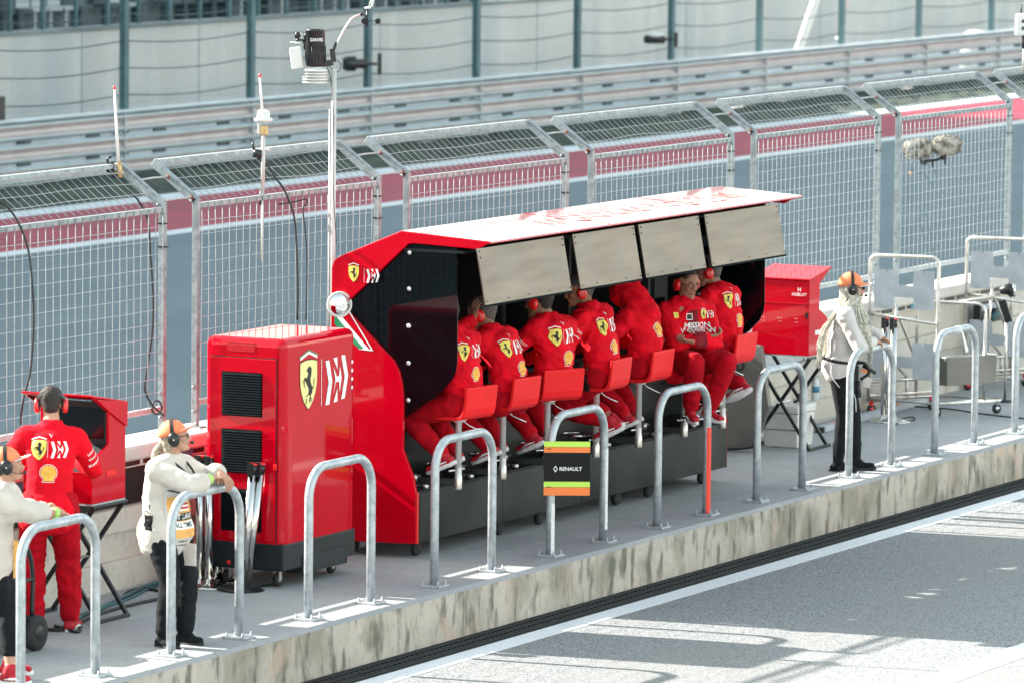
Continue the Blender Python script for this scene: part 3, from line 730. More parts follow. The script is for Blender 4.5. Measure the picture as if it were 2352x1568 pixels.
# roof
rp = [(1.692, 2.14), (1.675, 2.19), (1.64, 2.220), (1.60, 2.240), (1.109, 2.441), (.369, 2.393), (.362, 2.383), (.369, 2.373), (1.109, 2.420), (1.59, 2.218), (1.65, 2.17), (1.67, 2.14)]
b = MB(); b.prism(rp, lambda a, c, dd: S_(dd, a, c), XL+.001, XR+.09); rf = b.build('roof', 'roof_gloss', st, .003)
sl_ = V((0, .74, .048)).normalized(); nn = V((0, -.048, .74)).normalized()
d = Decal(S_(XL+3.0, .74, 2.418), -X3, -sl_, nn, lift=.0035)
d.text('MISSION WINNOW', 'red_paint', -.35, .0, .42); d.build('lettering', rf)
for x in (XL+2.05, XL+4.1): b = MB(); b.beam(S_(x, .372, 2.3945), S_(x, 1.10, 2.4415), .005, .003); b.build('seam', 'red_decal', rf)
# steel flaps
fx = [(1097, 1295), (1316, 1457), (1467, 1605), (1619, 1787)]; fy = [(573, 547), (543, 524), (522, 499), (497, 470)]
for (xa, xb), (ya, yb) in zip(fx, fy):
    a, c = at(xa, ya, Y=.42).x, at(xb, yb, Y=.42).x
    b = MB(); tp, bt = (.43, 2.345), (.353, 1.93)
    b.beam(S_((a+c)/2, tp[0], tp[1]), S_((a+c)/2, bt[0], bt[1]), c-a, .012, up=Y3)
    fl = b.build('sun_flap', 'flap_steel', st, .002)
    b = MB(); b.beam(S_(a, bt[0]-.004, bt[1]-.002), S_(c, bt[0]-.004, bt[1]-.002), .02, .014); b.build('edge_trim', 'louvre', fl)
    b = MB()
    for k in range(5):
        x = a+.03+(c-a-.06)*k/4; b.lathe([(.006, 0), (.004, .003)], S_(x, bt[0]-.005, bt[1]+.03), V((0, -.98, -.18)), 7)
        if k in (0, 4):
            for f in (.03, .14): b.lathe([(.008, 0), (.005, .004)], S_(x, tp[0]-.008-.077*f*1.0, tp[1]-.415*f*1.0-.01), V((0, -.98, -.18)), 7)
    b.build('screws', 'louvre', fl)
# interior
b = MB()
zs = (1.86, 1.95)
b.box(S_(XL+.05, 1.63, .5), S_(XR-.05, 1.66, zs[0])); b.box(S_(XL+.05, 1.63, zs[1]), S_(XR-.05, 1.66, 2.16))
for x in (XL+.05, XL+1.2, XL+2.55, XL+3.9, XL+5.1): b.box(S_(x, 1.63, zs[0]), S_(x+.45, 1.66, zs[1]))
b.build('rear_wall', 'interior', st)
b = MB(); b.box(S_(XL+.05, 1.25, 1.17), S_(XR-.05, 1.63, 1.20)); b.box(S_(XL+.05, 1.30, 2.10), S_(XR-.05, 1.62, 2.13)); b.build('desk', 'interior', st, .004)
for i in range(12):
    x = XL+.14+i*.45; b = MB(); b.box(S_(x, 1.50, 1.25), S_(x+.41, 1.53, 1.52)); mo = b.build('monitor', 'black_plastic', st, .004)
    b = MB(); b.box(S_(x+.012, 1.497, 1.262), S_(x+.398, 1.4995, 1.508)); b.build('screen', 'screen', mo)
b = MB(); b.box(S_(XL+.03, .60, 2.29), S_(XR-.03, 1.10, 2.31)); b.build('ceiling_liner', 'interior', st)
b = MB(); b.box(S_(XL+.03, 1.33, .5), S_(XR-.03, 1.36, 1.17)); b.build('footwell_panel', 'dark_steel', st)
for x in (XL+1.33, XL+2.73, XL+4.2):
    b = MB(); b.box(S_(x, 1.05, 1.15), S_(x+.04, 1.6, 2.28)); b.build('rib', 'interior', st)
# plinth
for i in range(4):
    x0 = XL+.032+i*1.388; b = MB(); b.box(S_(x0, .955, .125), S_(x0+1.383, 1.0, .495)); b.build('skirt_panel', 'dark_steel', st, .003)
b = MB(); b.box(S_(XL+.032, .97, .496), S_(XR-.031, 1.69, .506)); b.box(S_(XL+.035, 1.0, .13), S_(XR-.035, 1.68, .49)); b.build('plinth', 'black_plinth', st)
for x in (XL+.22, XL+1.6, XL+2.3, XL+3.7, XL+4.3, XL+5.35):
    for y in (1.08, 1.6):
        b = MB(); b.lathe([(.05, -.02), (.056, -.01), (.056, .01), (.05, .02)], S_(x, y, .056), Y3, 14); b.build('caster', 'black_rubber', st)
b = MB(); b.box(S_(XL+.002, .960, .12), S_(XL+.03, .971, .5)); b.build('edge_strip', 'red_plastic', st)
# round mirror
mp = V((4.945, 1.607, 1.872))
t = thing('round_mirror', 'round convex mirror fixed to the edge of the red stand panel', 'mirror', tuple(mp))
nm = V((-.74, -.67, .05)).normalized()
b = MB(); b.lathe([(.0, .034), (.03, .033), (.055, .028), (.078, .018), (.084, .012)], (0, 0, 0), nm, 28); b.build('mirror_glass', 'mirror', t)
b = MB(); b.lathe([(.082, .010), (.086, .020), (.094, .020), (.098, .008), (.096, -.006), (.06, -.02), (.0, -.022)], (0, 0, 0), nm, 28); b.build('rim', 'white_plastic', t)
b = MB(); b.tube([nm*-.02, nm*-.03, V((.03, 0, 0))], .012, 8); b.build('bracket', 'black_metal', t)

# ------------------------------------------------------------------ stools
def make_stool():
    t = thing('bar_stool', 'x', 'stool')
    b = MB(); pr = [(.20, 1.040), (.10, 1.036), (-.10, 1.036), (-.16, 1.046), (-.19, 1.072), (-.205, 1.12), (-.225, 1.285), (-.20, 1.292), (-.178, 1.13), (-.165, 1.092), (-.145, 1.072), (-.10, 1.064), (.10, 1.064), (.20, 1.062), (.215, 1.05)]
    b.prism(pr, lambda a, c, dd: V((dd, a, c)), -.19, .19); b.build('seat', 'red_seat', t, .008, 3)
    b = MB(); b.lathe([(.024, .515), (.024, 1.0), (.06, 1.02), (.07, 1.036)], (0, 0, 0), Z3, 16); b.build('pole', 'bright_steel', t)
    b = MB(); b.lathe([(.028, .50), (.03, .51), (.03, .60), (.026, .605), (.026, .66), (.022, .662)], (0, 0, 0), Z3, 16); b.build('sleeve', 'steel_tube', t)
    b = MB(); b.tube([V((.02, -.02, 1.02)), V((.06, -.05, .98)), V((.10, -.08, .955)), V((.14, -.12, .93))], .006, 6); b.build('lever', 'chrome', t)
    b = MB(); z = .675
    b.tube([V((0, .03, z))]+arc((0, .16, z), .125, -PI/2-.9, PI*1.5-.55, X3, Y3, 16), .010, 8); b.tube([V((-.09, .02, z-.03)), V((.1, .02, z-.03))], .009, 8); b.build('footrest', 'chrome', t)
    return t
STO = [(5.335, .8, 80), (6.076, .8, 84), (6.84, .8, 62), (7.71, .8, 92), (8.493, .8, 89), (9.362, .8, 248), (10.112, .8, 88)]
SLAB = ['red stool nearest the tinted window, leftmost of the row', 'red stool under the man who raises a hand to his ear cup', 'red stool with its broad back square to the viewer, above the lime sign',
        'red stool seen edge on, under the man with bare ankles', 'red stool under the hooded man', 'red stool without visible back under the man with folded arms', 'red stool at the far right end of the stand, beside the right red console']
proto = make_stool()
for i, ((x, y, ph), lab) in enumerate(zip(STO, SLAB)):
    o = proto if i == 0 else copy_tree(proto)
    o.location = (x, y, 0); o.rotation_euler = (0, 0, R(ph-90)); tag(o, lab, 'stool', 'red stools along the stand')
    b = MB(); b.beam(V((x-XL, y-.97+.02, .555)), V((x-XL-.10, .32, .555)), .05, .05); b.box(S_(x-.16, 1.10, .507), S_(x-.02, 1.22, .60)); b.build('stool_arm', 'black_metal', st, .005)
    b = MB(); b.lathe([(.02, 0), (.02, .05)], S_(x-.14, 1.09, .56), Z3, 10); b.build('hinge', 'steel_tube', st); b = MB(); b.lathe([(.026, -.02), (.026, .01)], S_(x-.14, 1.0, .53), Z3, 10); b.build('hinge', 'steel_tube', st)

# ------------------------------------------------------------------ small consoles on trestles
PC = [(0, 1.556), (.45, 1.478), (.45, .827), (0, .827), (0, 1.04), (.055, 1.134), (.225, 1.221), (.225, 1.441)]
def console(label, x0, sgn, y0, y1, hood):
    t = thing('screen_console', label, 'console', (x0, y0, .827), 0, 'small red screen consoles')
    f = lambda a, c, dd: V((sgn*a, dd, c-.827))
    D = y1-y0
    for d0 in (0, D-.02):
        b = MB(); b.prism(PC, f, d0, d0+.02); b.build('side_panel', 'red_paint', t, .003)
    b = MB(); b.prism([(.424, .83), (.449, .83), (.449, 1.477), (.424, 1.48)], f, .02, D-.02); b.build('rear_panel', 'red_paint', t, .002)
    b = MB(); b.prism([(-.012, 1.560), (.46, 1.480), (.46, 1.495), (-.012, 1.575)], f, -.01, D+.01); b.build('top_panel', 'red_paint', t, .004)
    b = MB(); b.prism([(.002, .83), (.024, .83), (.024, 1.04), (.002, 1.04)], f, .02, D-.02); b.build('front_panel', 'red_paint', t, .003)
    b = MB(); b.prism([(.03, 1.03), (.055, 1.12), (.225, 1.21), (.42, 1.21), (.42, 1.03)], f, .02, D-.02); b.prism([(.24, 1.21), (.42, 1.21), (.42, 1.47), (.24, 1.50)], f, .02, D-.02)
    for d0 in (.0205, D-.0235): b.prism([(.01, 1.545), (.24, 1.50), (.24, 1.20), (.06, 1.13), (.23, 1.23), (.23, 1.43)], f, d0, d0+.003)
    b.build('interior', 'interior', t)
    b = MB(); b.prism([(.236, 1.25), (.239, 1.25), (.239, 1.46), (.236, 1.46)], f, .05, D-.05); b.build('screen', 'screen', t)
    b = MB(); b.prism([(.0, .815), (.45, .815), (.45, .826), (.0, .826)], f, 0, D); b.build('base_frame', 'galvanised_flat', t)
    b = MB(); b.prism([(.19, 1.0), (.32, 1.0), (.32, 1.04), (.19, 1.04)], f, -.004, -.001); b.build('handle', 'white_plastic' if sgn < 0 else 'red_seat', t)
    if hood:
        b = MB(); b.prism([(.44, 1.49), (.46, 1.49), (.455, 1.32), (.43, 1.33), (.225, 1.435), (.03, 1.545)], f, -.014, -.004); b.build('side_flap', 'red_paint', t, .003)
    # trestle below
    tr = thing('folding_trestle', 'black folding trestle crossed under the %s red console' % ('left' if sgn > 0 else 'right'), 'trestle', (x0, y0, 0), 0, 'black trestles under the consoles')
    for a in (.03, .42):
        b = MB(); b.beam((sgn*a, .0, .80), (sgn*a, D+.02, .012), .028, .028, up=X3); b.build('leg', 'black_metal', tr, .003)
        b = MB(); b.beam((sgn*(a+.03), D-.02, .80), (sgn*(a+.03), -.02, .012), .028, .028, up=X3); b.build('leg', 'black_metal', tr, .003)
    for y in (-.02, D+.02): b = MB(); b.beam((sgn*.0, y, .014), (sgn*.47, y, .014), .026, .026); b.build('foot_bar', 'black_metal', tr, .003)
    b = MB(); b.tube([V((sgn*.0, D/2, .41)), V((sgn*.48, D/2, .41))], .010, 8); b.build('cross_rod', 'steel_tube', tr)
    for y in (.0, D-.02): b = MB(); b.beam((0, y, .805), (sgn*.46, y, .805), .03, .018); b.build('head_bar', 'black_metal', tr, .003)
    return t
cl = console('small red screen console with its dark open side towards the standing man', .935, 1, 1.36, 1.905, True)
cr_ = console('small closed red console with white name lettering, right of the stand', 13.385, -1, 1.26, 1.80, False)
d = Decal(V((-.4505, 0, 0)), -Y3, Z3, -X3, lift=.003)
d.text('HUBLOT', 'white_decal', -.095, .530, .036); d.text('H', 'white_decal', -.095, .572, .046)
for k in range(3):
    for i in range(2):
        for j in range(2): d.poly([(-.5, -.5), (.5, -.5), (.5, .5), (-.5, .5)], 'white_decal', -.13-k*.16+i*.022, .29+j*.03, .006)
d.build('lettering', cr_)
b = MB(); b.box((-.455, .012, .325), (-.449, .035, .375)); b.build('latch', 'black_plastic', cr_)
b = MB(); b.box((-.453, .0, .45), (-.4495, .54, .452)); b.build('seam', 'red_decal', cr_)
d = Decal(V((.235, 0, 0)), -Y3, Z3, -X3, lift=.004); d.shield(-.27, .41, .045); d.build('emblem', cl)

# metal housing behind the right end of the stand
mpx = [(1640, 770), (1747, 795), (1756, 860), (1765, 932), (1748, 985), (1729, 1027), (1690, 1031), (1640, 1031)]
pts = [(at(x, y, X=12.55).y, at(x, y, X=12.55).z) for x, y in mpx]; z0 = min(p[1] for p in pts)
t = thing('metal_housing', 'dull steel housing with black edging, between the stand end and the white cooler', 'housing', (12.55, pts[5][0], 0))
f = lambda a, c, dd: V((dd, a-pts[5][0], c-z0+.012))
b = MB(); b.prism(pts, f, 0, .07); b.build('shell', 'mid_steel', t, .01)
b = MB(); b.tube([V((-.004, pts[k][0]-pts[5][0], pts[k][1]-z0+.012)) for k in (4, 5, 6, 7)], .010, 6); b.build('edging', 'black_rubber', t)
q = at(1700, 832, X=12.55); b = MB(); b.tube([V((-.012, q.y-pts[5][0]+.035*math.cos(a), q.z-z0+.055*math.sin(a))) for a in [2*PI*k/14 for k in range(14)]], .009, 6, closed=True); b.build('handle', 'black_rubber', t)

# cooler, bottle, bowl, duct
t = thing('cooler_box', 'white plastic cooler box on the ground under the right console', 'cooler', (13.05, 1.40, 0))
b = MB(); b.add([(0.012, .012, 0), (.35, .012, 0), (.35, .33, 0), (.012, .33, 0), (0, 0, .30), (.37, 0, .30), (.37, .35, .30), (0, .35, .30)], [(0, 3, 2, 1), (4, 5, 6, 7), (0, 1, 5, 4), (1, 2, 6, 5), (2, 3, 7, 6), (3, 0, 4, 7)]); b.build('box_body', 'white_plastic', t, .015, 3)
b = MB(); b.box((-.008, -.008, .302), (.378, .358, .37)); b.build('lid', 'white_plastic', t, .014, 3)
b = MB(); b.tube([V((-.004, .02+i*.01, .16+(.003 if i % 2 else -.003))) for i in range(31)], .003, 5); b.build('chain', 'black_metal', t)
q = at(1873, 916, Z=.214); q.y = min(q.y, 2.08)
t = thing('water_bottle', 'clear water bottle with green cap and blue label on the wall ledge', 'bottle', (q.x-.05, 2.072, .214))
b = MB(); b.lathe([(.03, 0), (.033, .01), (.033, .15), (.03, .165), (.014, .195), (.013, .205)], (0, 0, 0), Z3, 14); b.build('bottle_body', 'clear_plastic', t)
b = MB(); b.lathe([(.0345, .07), (.0345, .125)], (0, 0, 0), Z3, 14); b.build('label', 'blue_label', t)
b = MB(); b.lathe([(.015, .205), (.015, .225), (.0, .226)], (0, 0, 0), Z3, 12); b.build('cap', 'green_cap', t)
q = at(1922, 956, Z=0)
t = thing('lidded_tub', 'round white tub with a black lid on the ground behind the woman with braids', 'tub', (q.x, q.y, 0))
b = MB(); b.lathe([(.06, 0), (.10, .02), (.135, .07), (.14, .10)], (0, 0, 0), Z3, 20); b.build('tub', 'white_plastic', t)
b = MB(); b.lathe([(.144, .10), (.144, .115), (.12, .165), (.06, .195), (.0, .20)], (0, 0, 0), Z3, 20); b.build('lid', 'black_plastic', t)
a, c = at(1885, 985, Z=.03), at(2120, 918, Z=.03)
t = thing('cable_duct', 'long grey cable duct with orange stickers lying on the platform', 'cable duct', (a.x, a.y, 0)); o3 = V((a.x, a.y, 0))
b = MB(); b.beam(V((0, 0, .03)), c-o3, .09, .055); b.build('duct_body', 'grey_plate', t, .005)
b = MB()
for f in (.12, .30, .72): p = V((0, 0, .03)).lerp(c-o3, f); b.beam(p+V((0, 0, .0285)), p+(c-a).normalized()*.10+V((0, 0, .0285)), .05, .002)
b.build('sticker', 'sign_orange', t)
b = MB(); dd_ = (c-a).normalized(); b.beam(V((0, 0, .025))-dd_*.05, V((0, 0, .025))+dd_*.001, .07, .045); b.build('end_cap', 'black_rubber', t)

# ------------------------------------------------------------------ weather mast and antennas
MX = V((5.29, 1.85, 0))
t = thing('weather_mast', 'tall white pole with weather station rising behind the red stand', 'mast', tuple(MX))
def K(x, y): return atd(x, y, (5.29, 1.85, 3.5))-MX
b = MB(); b.tube([V((0, 0, 0)), V((0, 0, 3.60))], .019, 14); b.build('pole', 'white_pole', t)
b = MB(); b.tube([V((0, 0, .05))+CR*-.03, V((0, 0, 3.3))+CR*-.028], .006, 6); b.build('side_rod', 'white_pole', t)
c0 = K(724, 152); b = MB(); b.lathe([(.068, 0), (.072, .02), (.078, .06), (.072, .26), (.074, .262), (.074, .275), (.066, .275), (.064, .20)], c0, Z3, 24)
for k in range(9): a = k*2*PI/18+3.3; b.tube([c0+V((math.cos(a)*.079, math.sin(a)*.079, .04)), c0+V((math.cos(a)*.076, math.sin(a)*.076, .15))], .004, 4)
bk = b.build('rain_bucket', 'black_plastic', t)
d = Decal(c0+V((0, 0, .19))-_v*.0, CR, Z3, -_v, lift=.078); d.text('DAVIS', 'white_decal', .012, 0, .035); d.build('lettering', bk)
b = MB()
for k in range(5): b.lathe([(.085, 0), (.10, -.004), (.085, .012), (.05, .014)], c0+V((0, 0, -.035-k*.022)), Z3, 24)
b.lathe([(.06, -.12), (.06, -.005)], c0, Z3, 16); b.build('radiation_shield', 'white_plastic', t)
b = MB(); cc = K(681, 134); rt = Matrix.Rotation(R(8), 3, -_v)
def tb(c, sx, sy, sz, Rm): 
    return [c+Rm @ (CR*(i*sx)+Z3*(k*sz)+(_v*(j*sy))) for k in (-1, 1) for j in (-1, 1) for i in (-1, 1)]
BF = [(0, 1, 3, 2), (4, 6, 7, 5), (0, 4, 5, 1), (2, 3, 7, 6), (0, 2, 6, 4), (1, 5, 7, 3)]
b.add(tb(cc, .045, .03, .082, rt), BF); b.build('transmitter', 'white_plastic', t, .012, 3)
b = MB(); b.add(tb(K(738, 148), .09, .02, .022, rt), BF); b.add(tb(K(765, 128), .02, .02, .05, rt), BF); b.build('bracket', 'black_plastic', t, .006)
b = MB(); b.tube([K(700, 115), K(700, 100), K(706, 90), K(716, 84)], .010, 8); b.tube([K(680, 92), K(706, 94)], .009, 8); b.ell(K(683, 82), (.022, .022, .03)); b.ell(K(703, 84), (.02, .02, .026)); b.build('sensors', 'black_plastic', t)
b = MB(); b.tube([K(668, 98), K(706, 98)], .006, 6); b.tube([K(692, 76), K(692, 98)], .007, 6); b.build('sensor_bar', 'chrome', t)
b = MB(); b.tube(smooth_path([K(764, 118), K(778, 92), K(797, 58), K(812, 40), K(836, 32)], 5), .0075, 8); b.build('arm', 'steel_tube', t)
b = MB(); b.tube([K(762, 132), K(772, 98)], .012, 8); b.tube([K(843, 62), K(844, 22)], .010, 8); b.ell(K(832, 33), (.03, .015, .014)); b.build('arm_joint', 'black_plastic', t)
b = MB(); b.tube([K(838, 50), K(868, 48)], .003, 5)
for px in (836, 868): b.ell(K(px, 49), (.022, .022, .022))
b.build('wind_cups', 'black_rubber', t)
b = MB(); b.tube([K(838, 20), K(852, 17)], .010, 6); b.add([K(850, 16), K(856, 16), K(864, -14), K(856, -14)], [(0, 1, 2, 3)]); b.tube([K(846, 20), K(856, -14)], .003, 5); b.build('wind_vane', 'white_plastic', t)
b = MB(); b.tube(smooth_path([K(752, 150), K(775, 166), K(783, 150), K(775, 138)], 5), .003, 5); b.tube(smooth_path([K(750, 152), K(760, 185), K(766, 262), K(764, 330), K(765, 420), K(772, 560)], 5), .0035, 5); b.build('cable', 'cable_black', t)

AF = (3.35, 2.63, 2.98)
def Q(x, y, P=AF): return atd(x, y, P)
org = Q(275, 405)
t = thing('whip_antenna', 'thin white antenna with red tip clamped to the left fence panel corner', 'antenna', tuple(org))
b = MB(); b.tube([Q(272, 372)-org, Q(263, 206)-org], [.013, .008], 8); b.build('rod', 'white_plastic', t)
b = MB(); b.tube([Q(263, 206)-org, Q(262.6, 198)-org], .0095, 8); b.build('tip', 'red_plastic', t)
b = MB(); b.tube([Q(275, 408)-org, Q(274, 372)-org], [.022, .017], 10); b.tube([Q(262, 396)-org, Q(284, 396)-org], .014, 8); b.build('base', 'brass', t)
b = MB(); b.tube([Q(246, 385)-org, Q(262, 388)-org], .035, 8); b.tube([Q(250, 382)-org, Q(246, 366)-org, Q(256, 360)-org], .010, 6); b.tube([Q(258, 395)-org, Q(258, 372)-org], .012, 6); b.tube([Q(256, 404)-org, Q(270, 404)-org], .018, 8); b.build('clamp', 'black_plastic', t)
A2 = (5.0, 2.3, 2.95)
org = Q(602, 600, A2)
t = thing('dome_antenna', 'white antenna with round dome and red tip hanging on the second fence panel', 'antenna', tuple(org))
q = lambda x, y: Q(x, y, A2)-org
b = MB(); b.tube([q(602, 600), q(603, 460)], .010, 10); b.tube([q(603, 460), q(605, 300)], .015, 10)
b.build('pole', 'white_pole', t)
b = MB(); b.tube([q(602, 250), q(597, 178)], [.011, .008], 8); b.build('rod', 'white_plastic', t); b = MB(); b.tube([q(597, 178), q(596.6, 170)], .0095, 8); b.build('tip', 'red_plastic', t)
b = MB(); b.lathe([(.04, -.03), (.07, -.02), (.072, -.005), (.05, .005), (.046, .05), (.03, .062), (.0, .066)], q(605, 272), Z3, 20); b.build('dome', 'white_plastic', t)
b = MB(); b.add(tb(q(607, 300), .030, .025, .035, Matrix.Identity(3)), BF); b.build('box', 'brass', t, .005); b = MB(); b.add(tb(q(594, 296), .010, .02, .04, Matrix.Identity(3)), BF); b.tube([q(594, 344), q(618, 344)], .010, 8); b.build('bracket', 'white_plastic', t, .003)
b = MB(); b.tube([q(582, 352), q(600, 354)], .032, 8); b.tube([q(584, 345), q(580, 328)], .010, 6); b.tube([q(597, 470), q(599, 435)], .007, 6); b.tube([q(584, 350), q(598, 366)], .016, 6); b.build('clamp', 'black_plastic', t)
def cable(name, lab, pts, P, r=.008, m='cable_black'):
    ps = [atd(x, y, P) for x, y in pts]; o_ = ps[-1]
    b = MB(); b.tube(smooth_path([p-o_ for p in ps], 6), r, 6); o = b.build(name, m); o.location = o_; return tag(o, lab, 'cable', 'black cables hanging on the mesh fence')
cable('hanging_cable', 'black cable curving down the mesh beside the dark haired man', [(-8, 458), (22, 482), (46, 520), (66, 580), (76, 680), (77, 760), (70, 850), (56, 905), (48, 955), (48, 975)], (1.2, 2.2, 2))
cable('hanging_cable', 'black cable from the left antenna down to a coil above the orange capped woman', [(278, 412), (300, 440), (322, 468), (340, 510), (346, 590), (352, 690), (349, 770), (336, 860), (333, 895), (350, 930), (378, 955)], (3.3, 2.22, 2))
cable('hanging_cable', 'thick black cable left of two that drop behind the cabinet top', [(612, 372), (630, 405), (650, 432), (664, 462), (676, 500), (681, 560), (684, 660), (683, 735)], (4.9, 2.2, 2.2))
cable('hanging_cable', 'thin black cable right of two that drop behind the cabinet top', [(640, 470), (680, 463), (703, 458), (704, 468), (696, 482), (701, 530), (705, 600), (703, 735)], (5.0, 2.2, 2.2), .006)
b = MB(); o_ = atd(360, 935, (3.3, 2.2, 1.1)); b.tube([o_*0+CR*(.035*math.cos(a))+CU*(.05*math.sin(a)) for a in [2*PI*k/16 for k in range(16)]], .007, 6, closed=True); o = b.build('cable_loop', 'cable_black'); o.location = o_; tag(o, 'small black cable loop tied at the fence bottom rail above the orange cap', 'cable')

# furry microphones
MP = (18.0, 2.15, 2.31)
org = Q(2140, 372, MP)
t = thing('twin_microphone', 'pair of furry grey wind covered microphones hanging on the fence', 'microphone', tuple(org))
random.seed(5)
for px, py, s_ in ((2108, 342, 1), (2174, 334, 1)):
    b = MB(); c_ = Q(px, py, MP)-org; ax = CR
    Mx = Matrix((CR, -_v, CU)).transposed()
    vs0 = MB(); vs0.ell((0, 0, 0), (.140, .088, .092), 40, 24)
    for p in vs0.v:
        # squared-off capsule with shaggy surface
        p.x = math.copysign(abs(p.x/.140)**.72*.140, p.x)
        p *= 1+.10*noise.noise(p*40)+.05*random.random()
    b.add([c_+Mx @ p for p in vs0.v], vs0.f, True)
    for i in range(900):
        p = V((random.gauss(0, 1), random.gauss(0, 1), random.gauss(0, 1))).normalized(); q0 = V((math.copysign(abs(p.x)**.72*.138, p.x), p.y*.087, p.z*.091)); dn = V((p.x*.6, p.y, p.z-.35+random.uniform(-.3, .3))).normalized()
        s1 = V((random.uniform(-1, 1), random.uniform(-1, 1), random.uniform(-1, 1)))*.005
        b.add([c_+Mx @ (q0-s1), c_+Mx @ (q0+s1), c_+Mx @ (q0+dn*random.uniform(.012, .03))], [(0, 1, 2)])
    b.build('fur_cover', 'fur', t)
b = MB(); q = lambda x, y: Q(x, y, MP)-org
b.tube([q(2112, 362), q(2116, 372), q(2150, 368), q(2172, 360)], .014, 8); b.ell(q(2122, 374), (.04, .03, .025)); b.ell(q(2168, 362), (.035, .03, .028)); b.tube([q(2172, 368), q(2170, 378)], .008, 6); b.tube([q(2142, 372), q(2142, 384)], .01, 6)
b.tube([q(2130, 372), V((.0, .10, .01))], .010, 6); b.build('clamp', 'black_plastic', t)
b = MB(); b.ell(q(2113, 360), (.012, .012, .014)); b.ell(q(2091, 398), (.014, .014, .016)); b.build('marker', 'sign_orange', t)
b = MB(); b.tube(smooth_path([q(2102, 370), q(2094, 378), q(2096, 392), q(2120, 400), q(2132, 412), q(2140, 424), q(2150, 410), q(2146, 390)], 5), .004, 5)
for x0 in (0, 16): b.tube(smooth_path([q(2104+x0, 400), q(2104+x0, 440), q(2112+x0, 500), q(2125+x0, 560), q(2133+x0*.8, 600), q(2139+x0*.8, 680)], 4), .0025, 5)
b.build('cable', 'cable_teal', t)

org = Q(2345, 85, (20.5, 2.6, 3.4))
t = thing('radio_box', 'rounded white radio box with a short black aerial at the right edge', 'radio box', tuple(org)); q = lambda x, y: Q(x, y, (20.5, 2.6, 3.4))-org
b = MB(); b.add(tb(q(2352, 58), .088, .03, .115, Matrix.Identity(3)), BF); b.build('case', 'white_plastic', t, .028, 4)
b = MB(); b.tube([q(2346, 32), q(2346, 10)], .009, 6); b.tube([q(2352, 82), q(2352, 112)], .022, 8); b.ell(q(2349, 50)-_v*.03, (.014, .014, .02)); b.ell(q(2349, 66)-_v*.03, (.014, .014, .02)); b.build('aerial', 'black_plastic', t)
b = MB(); pz = org.z+q(2352, 110).z-2.95; b.tube([q(2352, 110), q(2352, 110)-V((0, 0, pz))], .014, 8); b.build('pole', 'white_pole', t)

# ------------------------------------------------------------------ stanchions
def stanchion(label, base, top, h=.93, disc=True, dark=False):
    t = thing('queue_post', label, 'queue post', (base[0], base[1], 0), 0, 'chrome queue posts')
    b = MB(); tp = V((top[0]-base[0], top[1]-base[1], h)); b.tube([V((0, 0, .02)), tp*.93], .032, 16); b.build('pole', 'chrome', t)
    dn = tp.normalized(); b = MB(); b.tube([tp*.93, tp], .034, 16); b.box(tp*.965+V((-.05, -.02, -.05)), tp*.965+V((-.03, .02, .05))); b.build('belt_head', 'black_plastic', t)
    b = MB(); b.tube([tp, tp+dn*.012], .036, 16); b.build('top_cap', 'red_plastic', t)
    if disc: b = MB(); b.lathe([(.175, 0), (.175, .008), (.15, .018), (.045, .03), (.036, .06)], (0, 0, 0), dn if abs(dn.z) > .99 else Z3, 28); b.build('base', 'black_metal' if dark else 'chrome', t)
    return t
def flo(x, y): p = at(x, y, Z=0); return (p.x, p.y)
for lab, bp in (('chrome queue post nearest the cream shirted woman', (459, 1345)), ('middle chrome queue post of the upright cluster left of the cabinet', (480, 1347)), ('chrome queue post of the upright cluster closest to the cabinet louvres', (499, 1332))):
    q = flo(*bp); stanchion(lab, q, q)
q = (2.93, at(556, 1343, X=2.93).y); q2 = V((q[0], q[1], 0))+CR*.075; stanchion('leaning chrome queue post, left of two tilted against the cabinet', q, (q2.x-.0, q2.y), .90, True, True)
q = (2.97, at(566, 1340, X=2.97).y); q2 = V((q[0], q[1], 0))+CR*.10; stanchion('leaning chrome queue post, right of two tilted against the cabinet', q, (q2.x, q2.y), .90, False)
for lab, bp in (('thick chrome queue post behind the right hoop leg of the woman with braids', (2030, 966)), ('chrome queue post between the woman with braids and the steel trolley', (2049, 968))):
    q = flo(*bp); stanchion(lab, q, q)

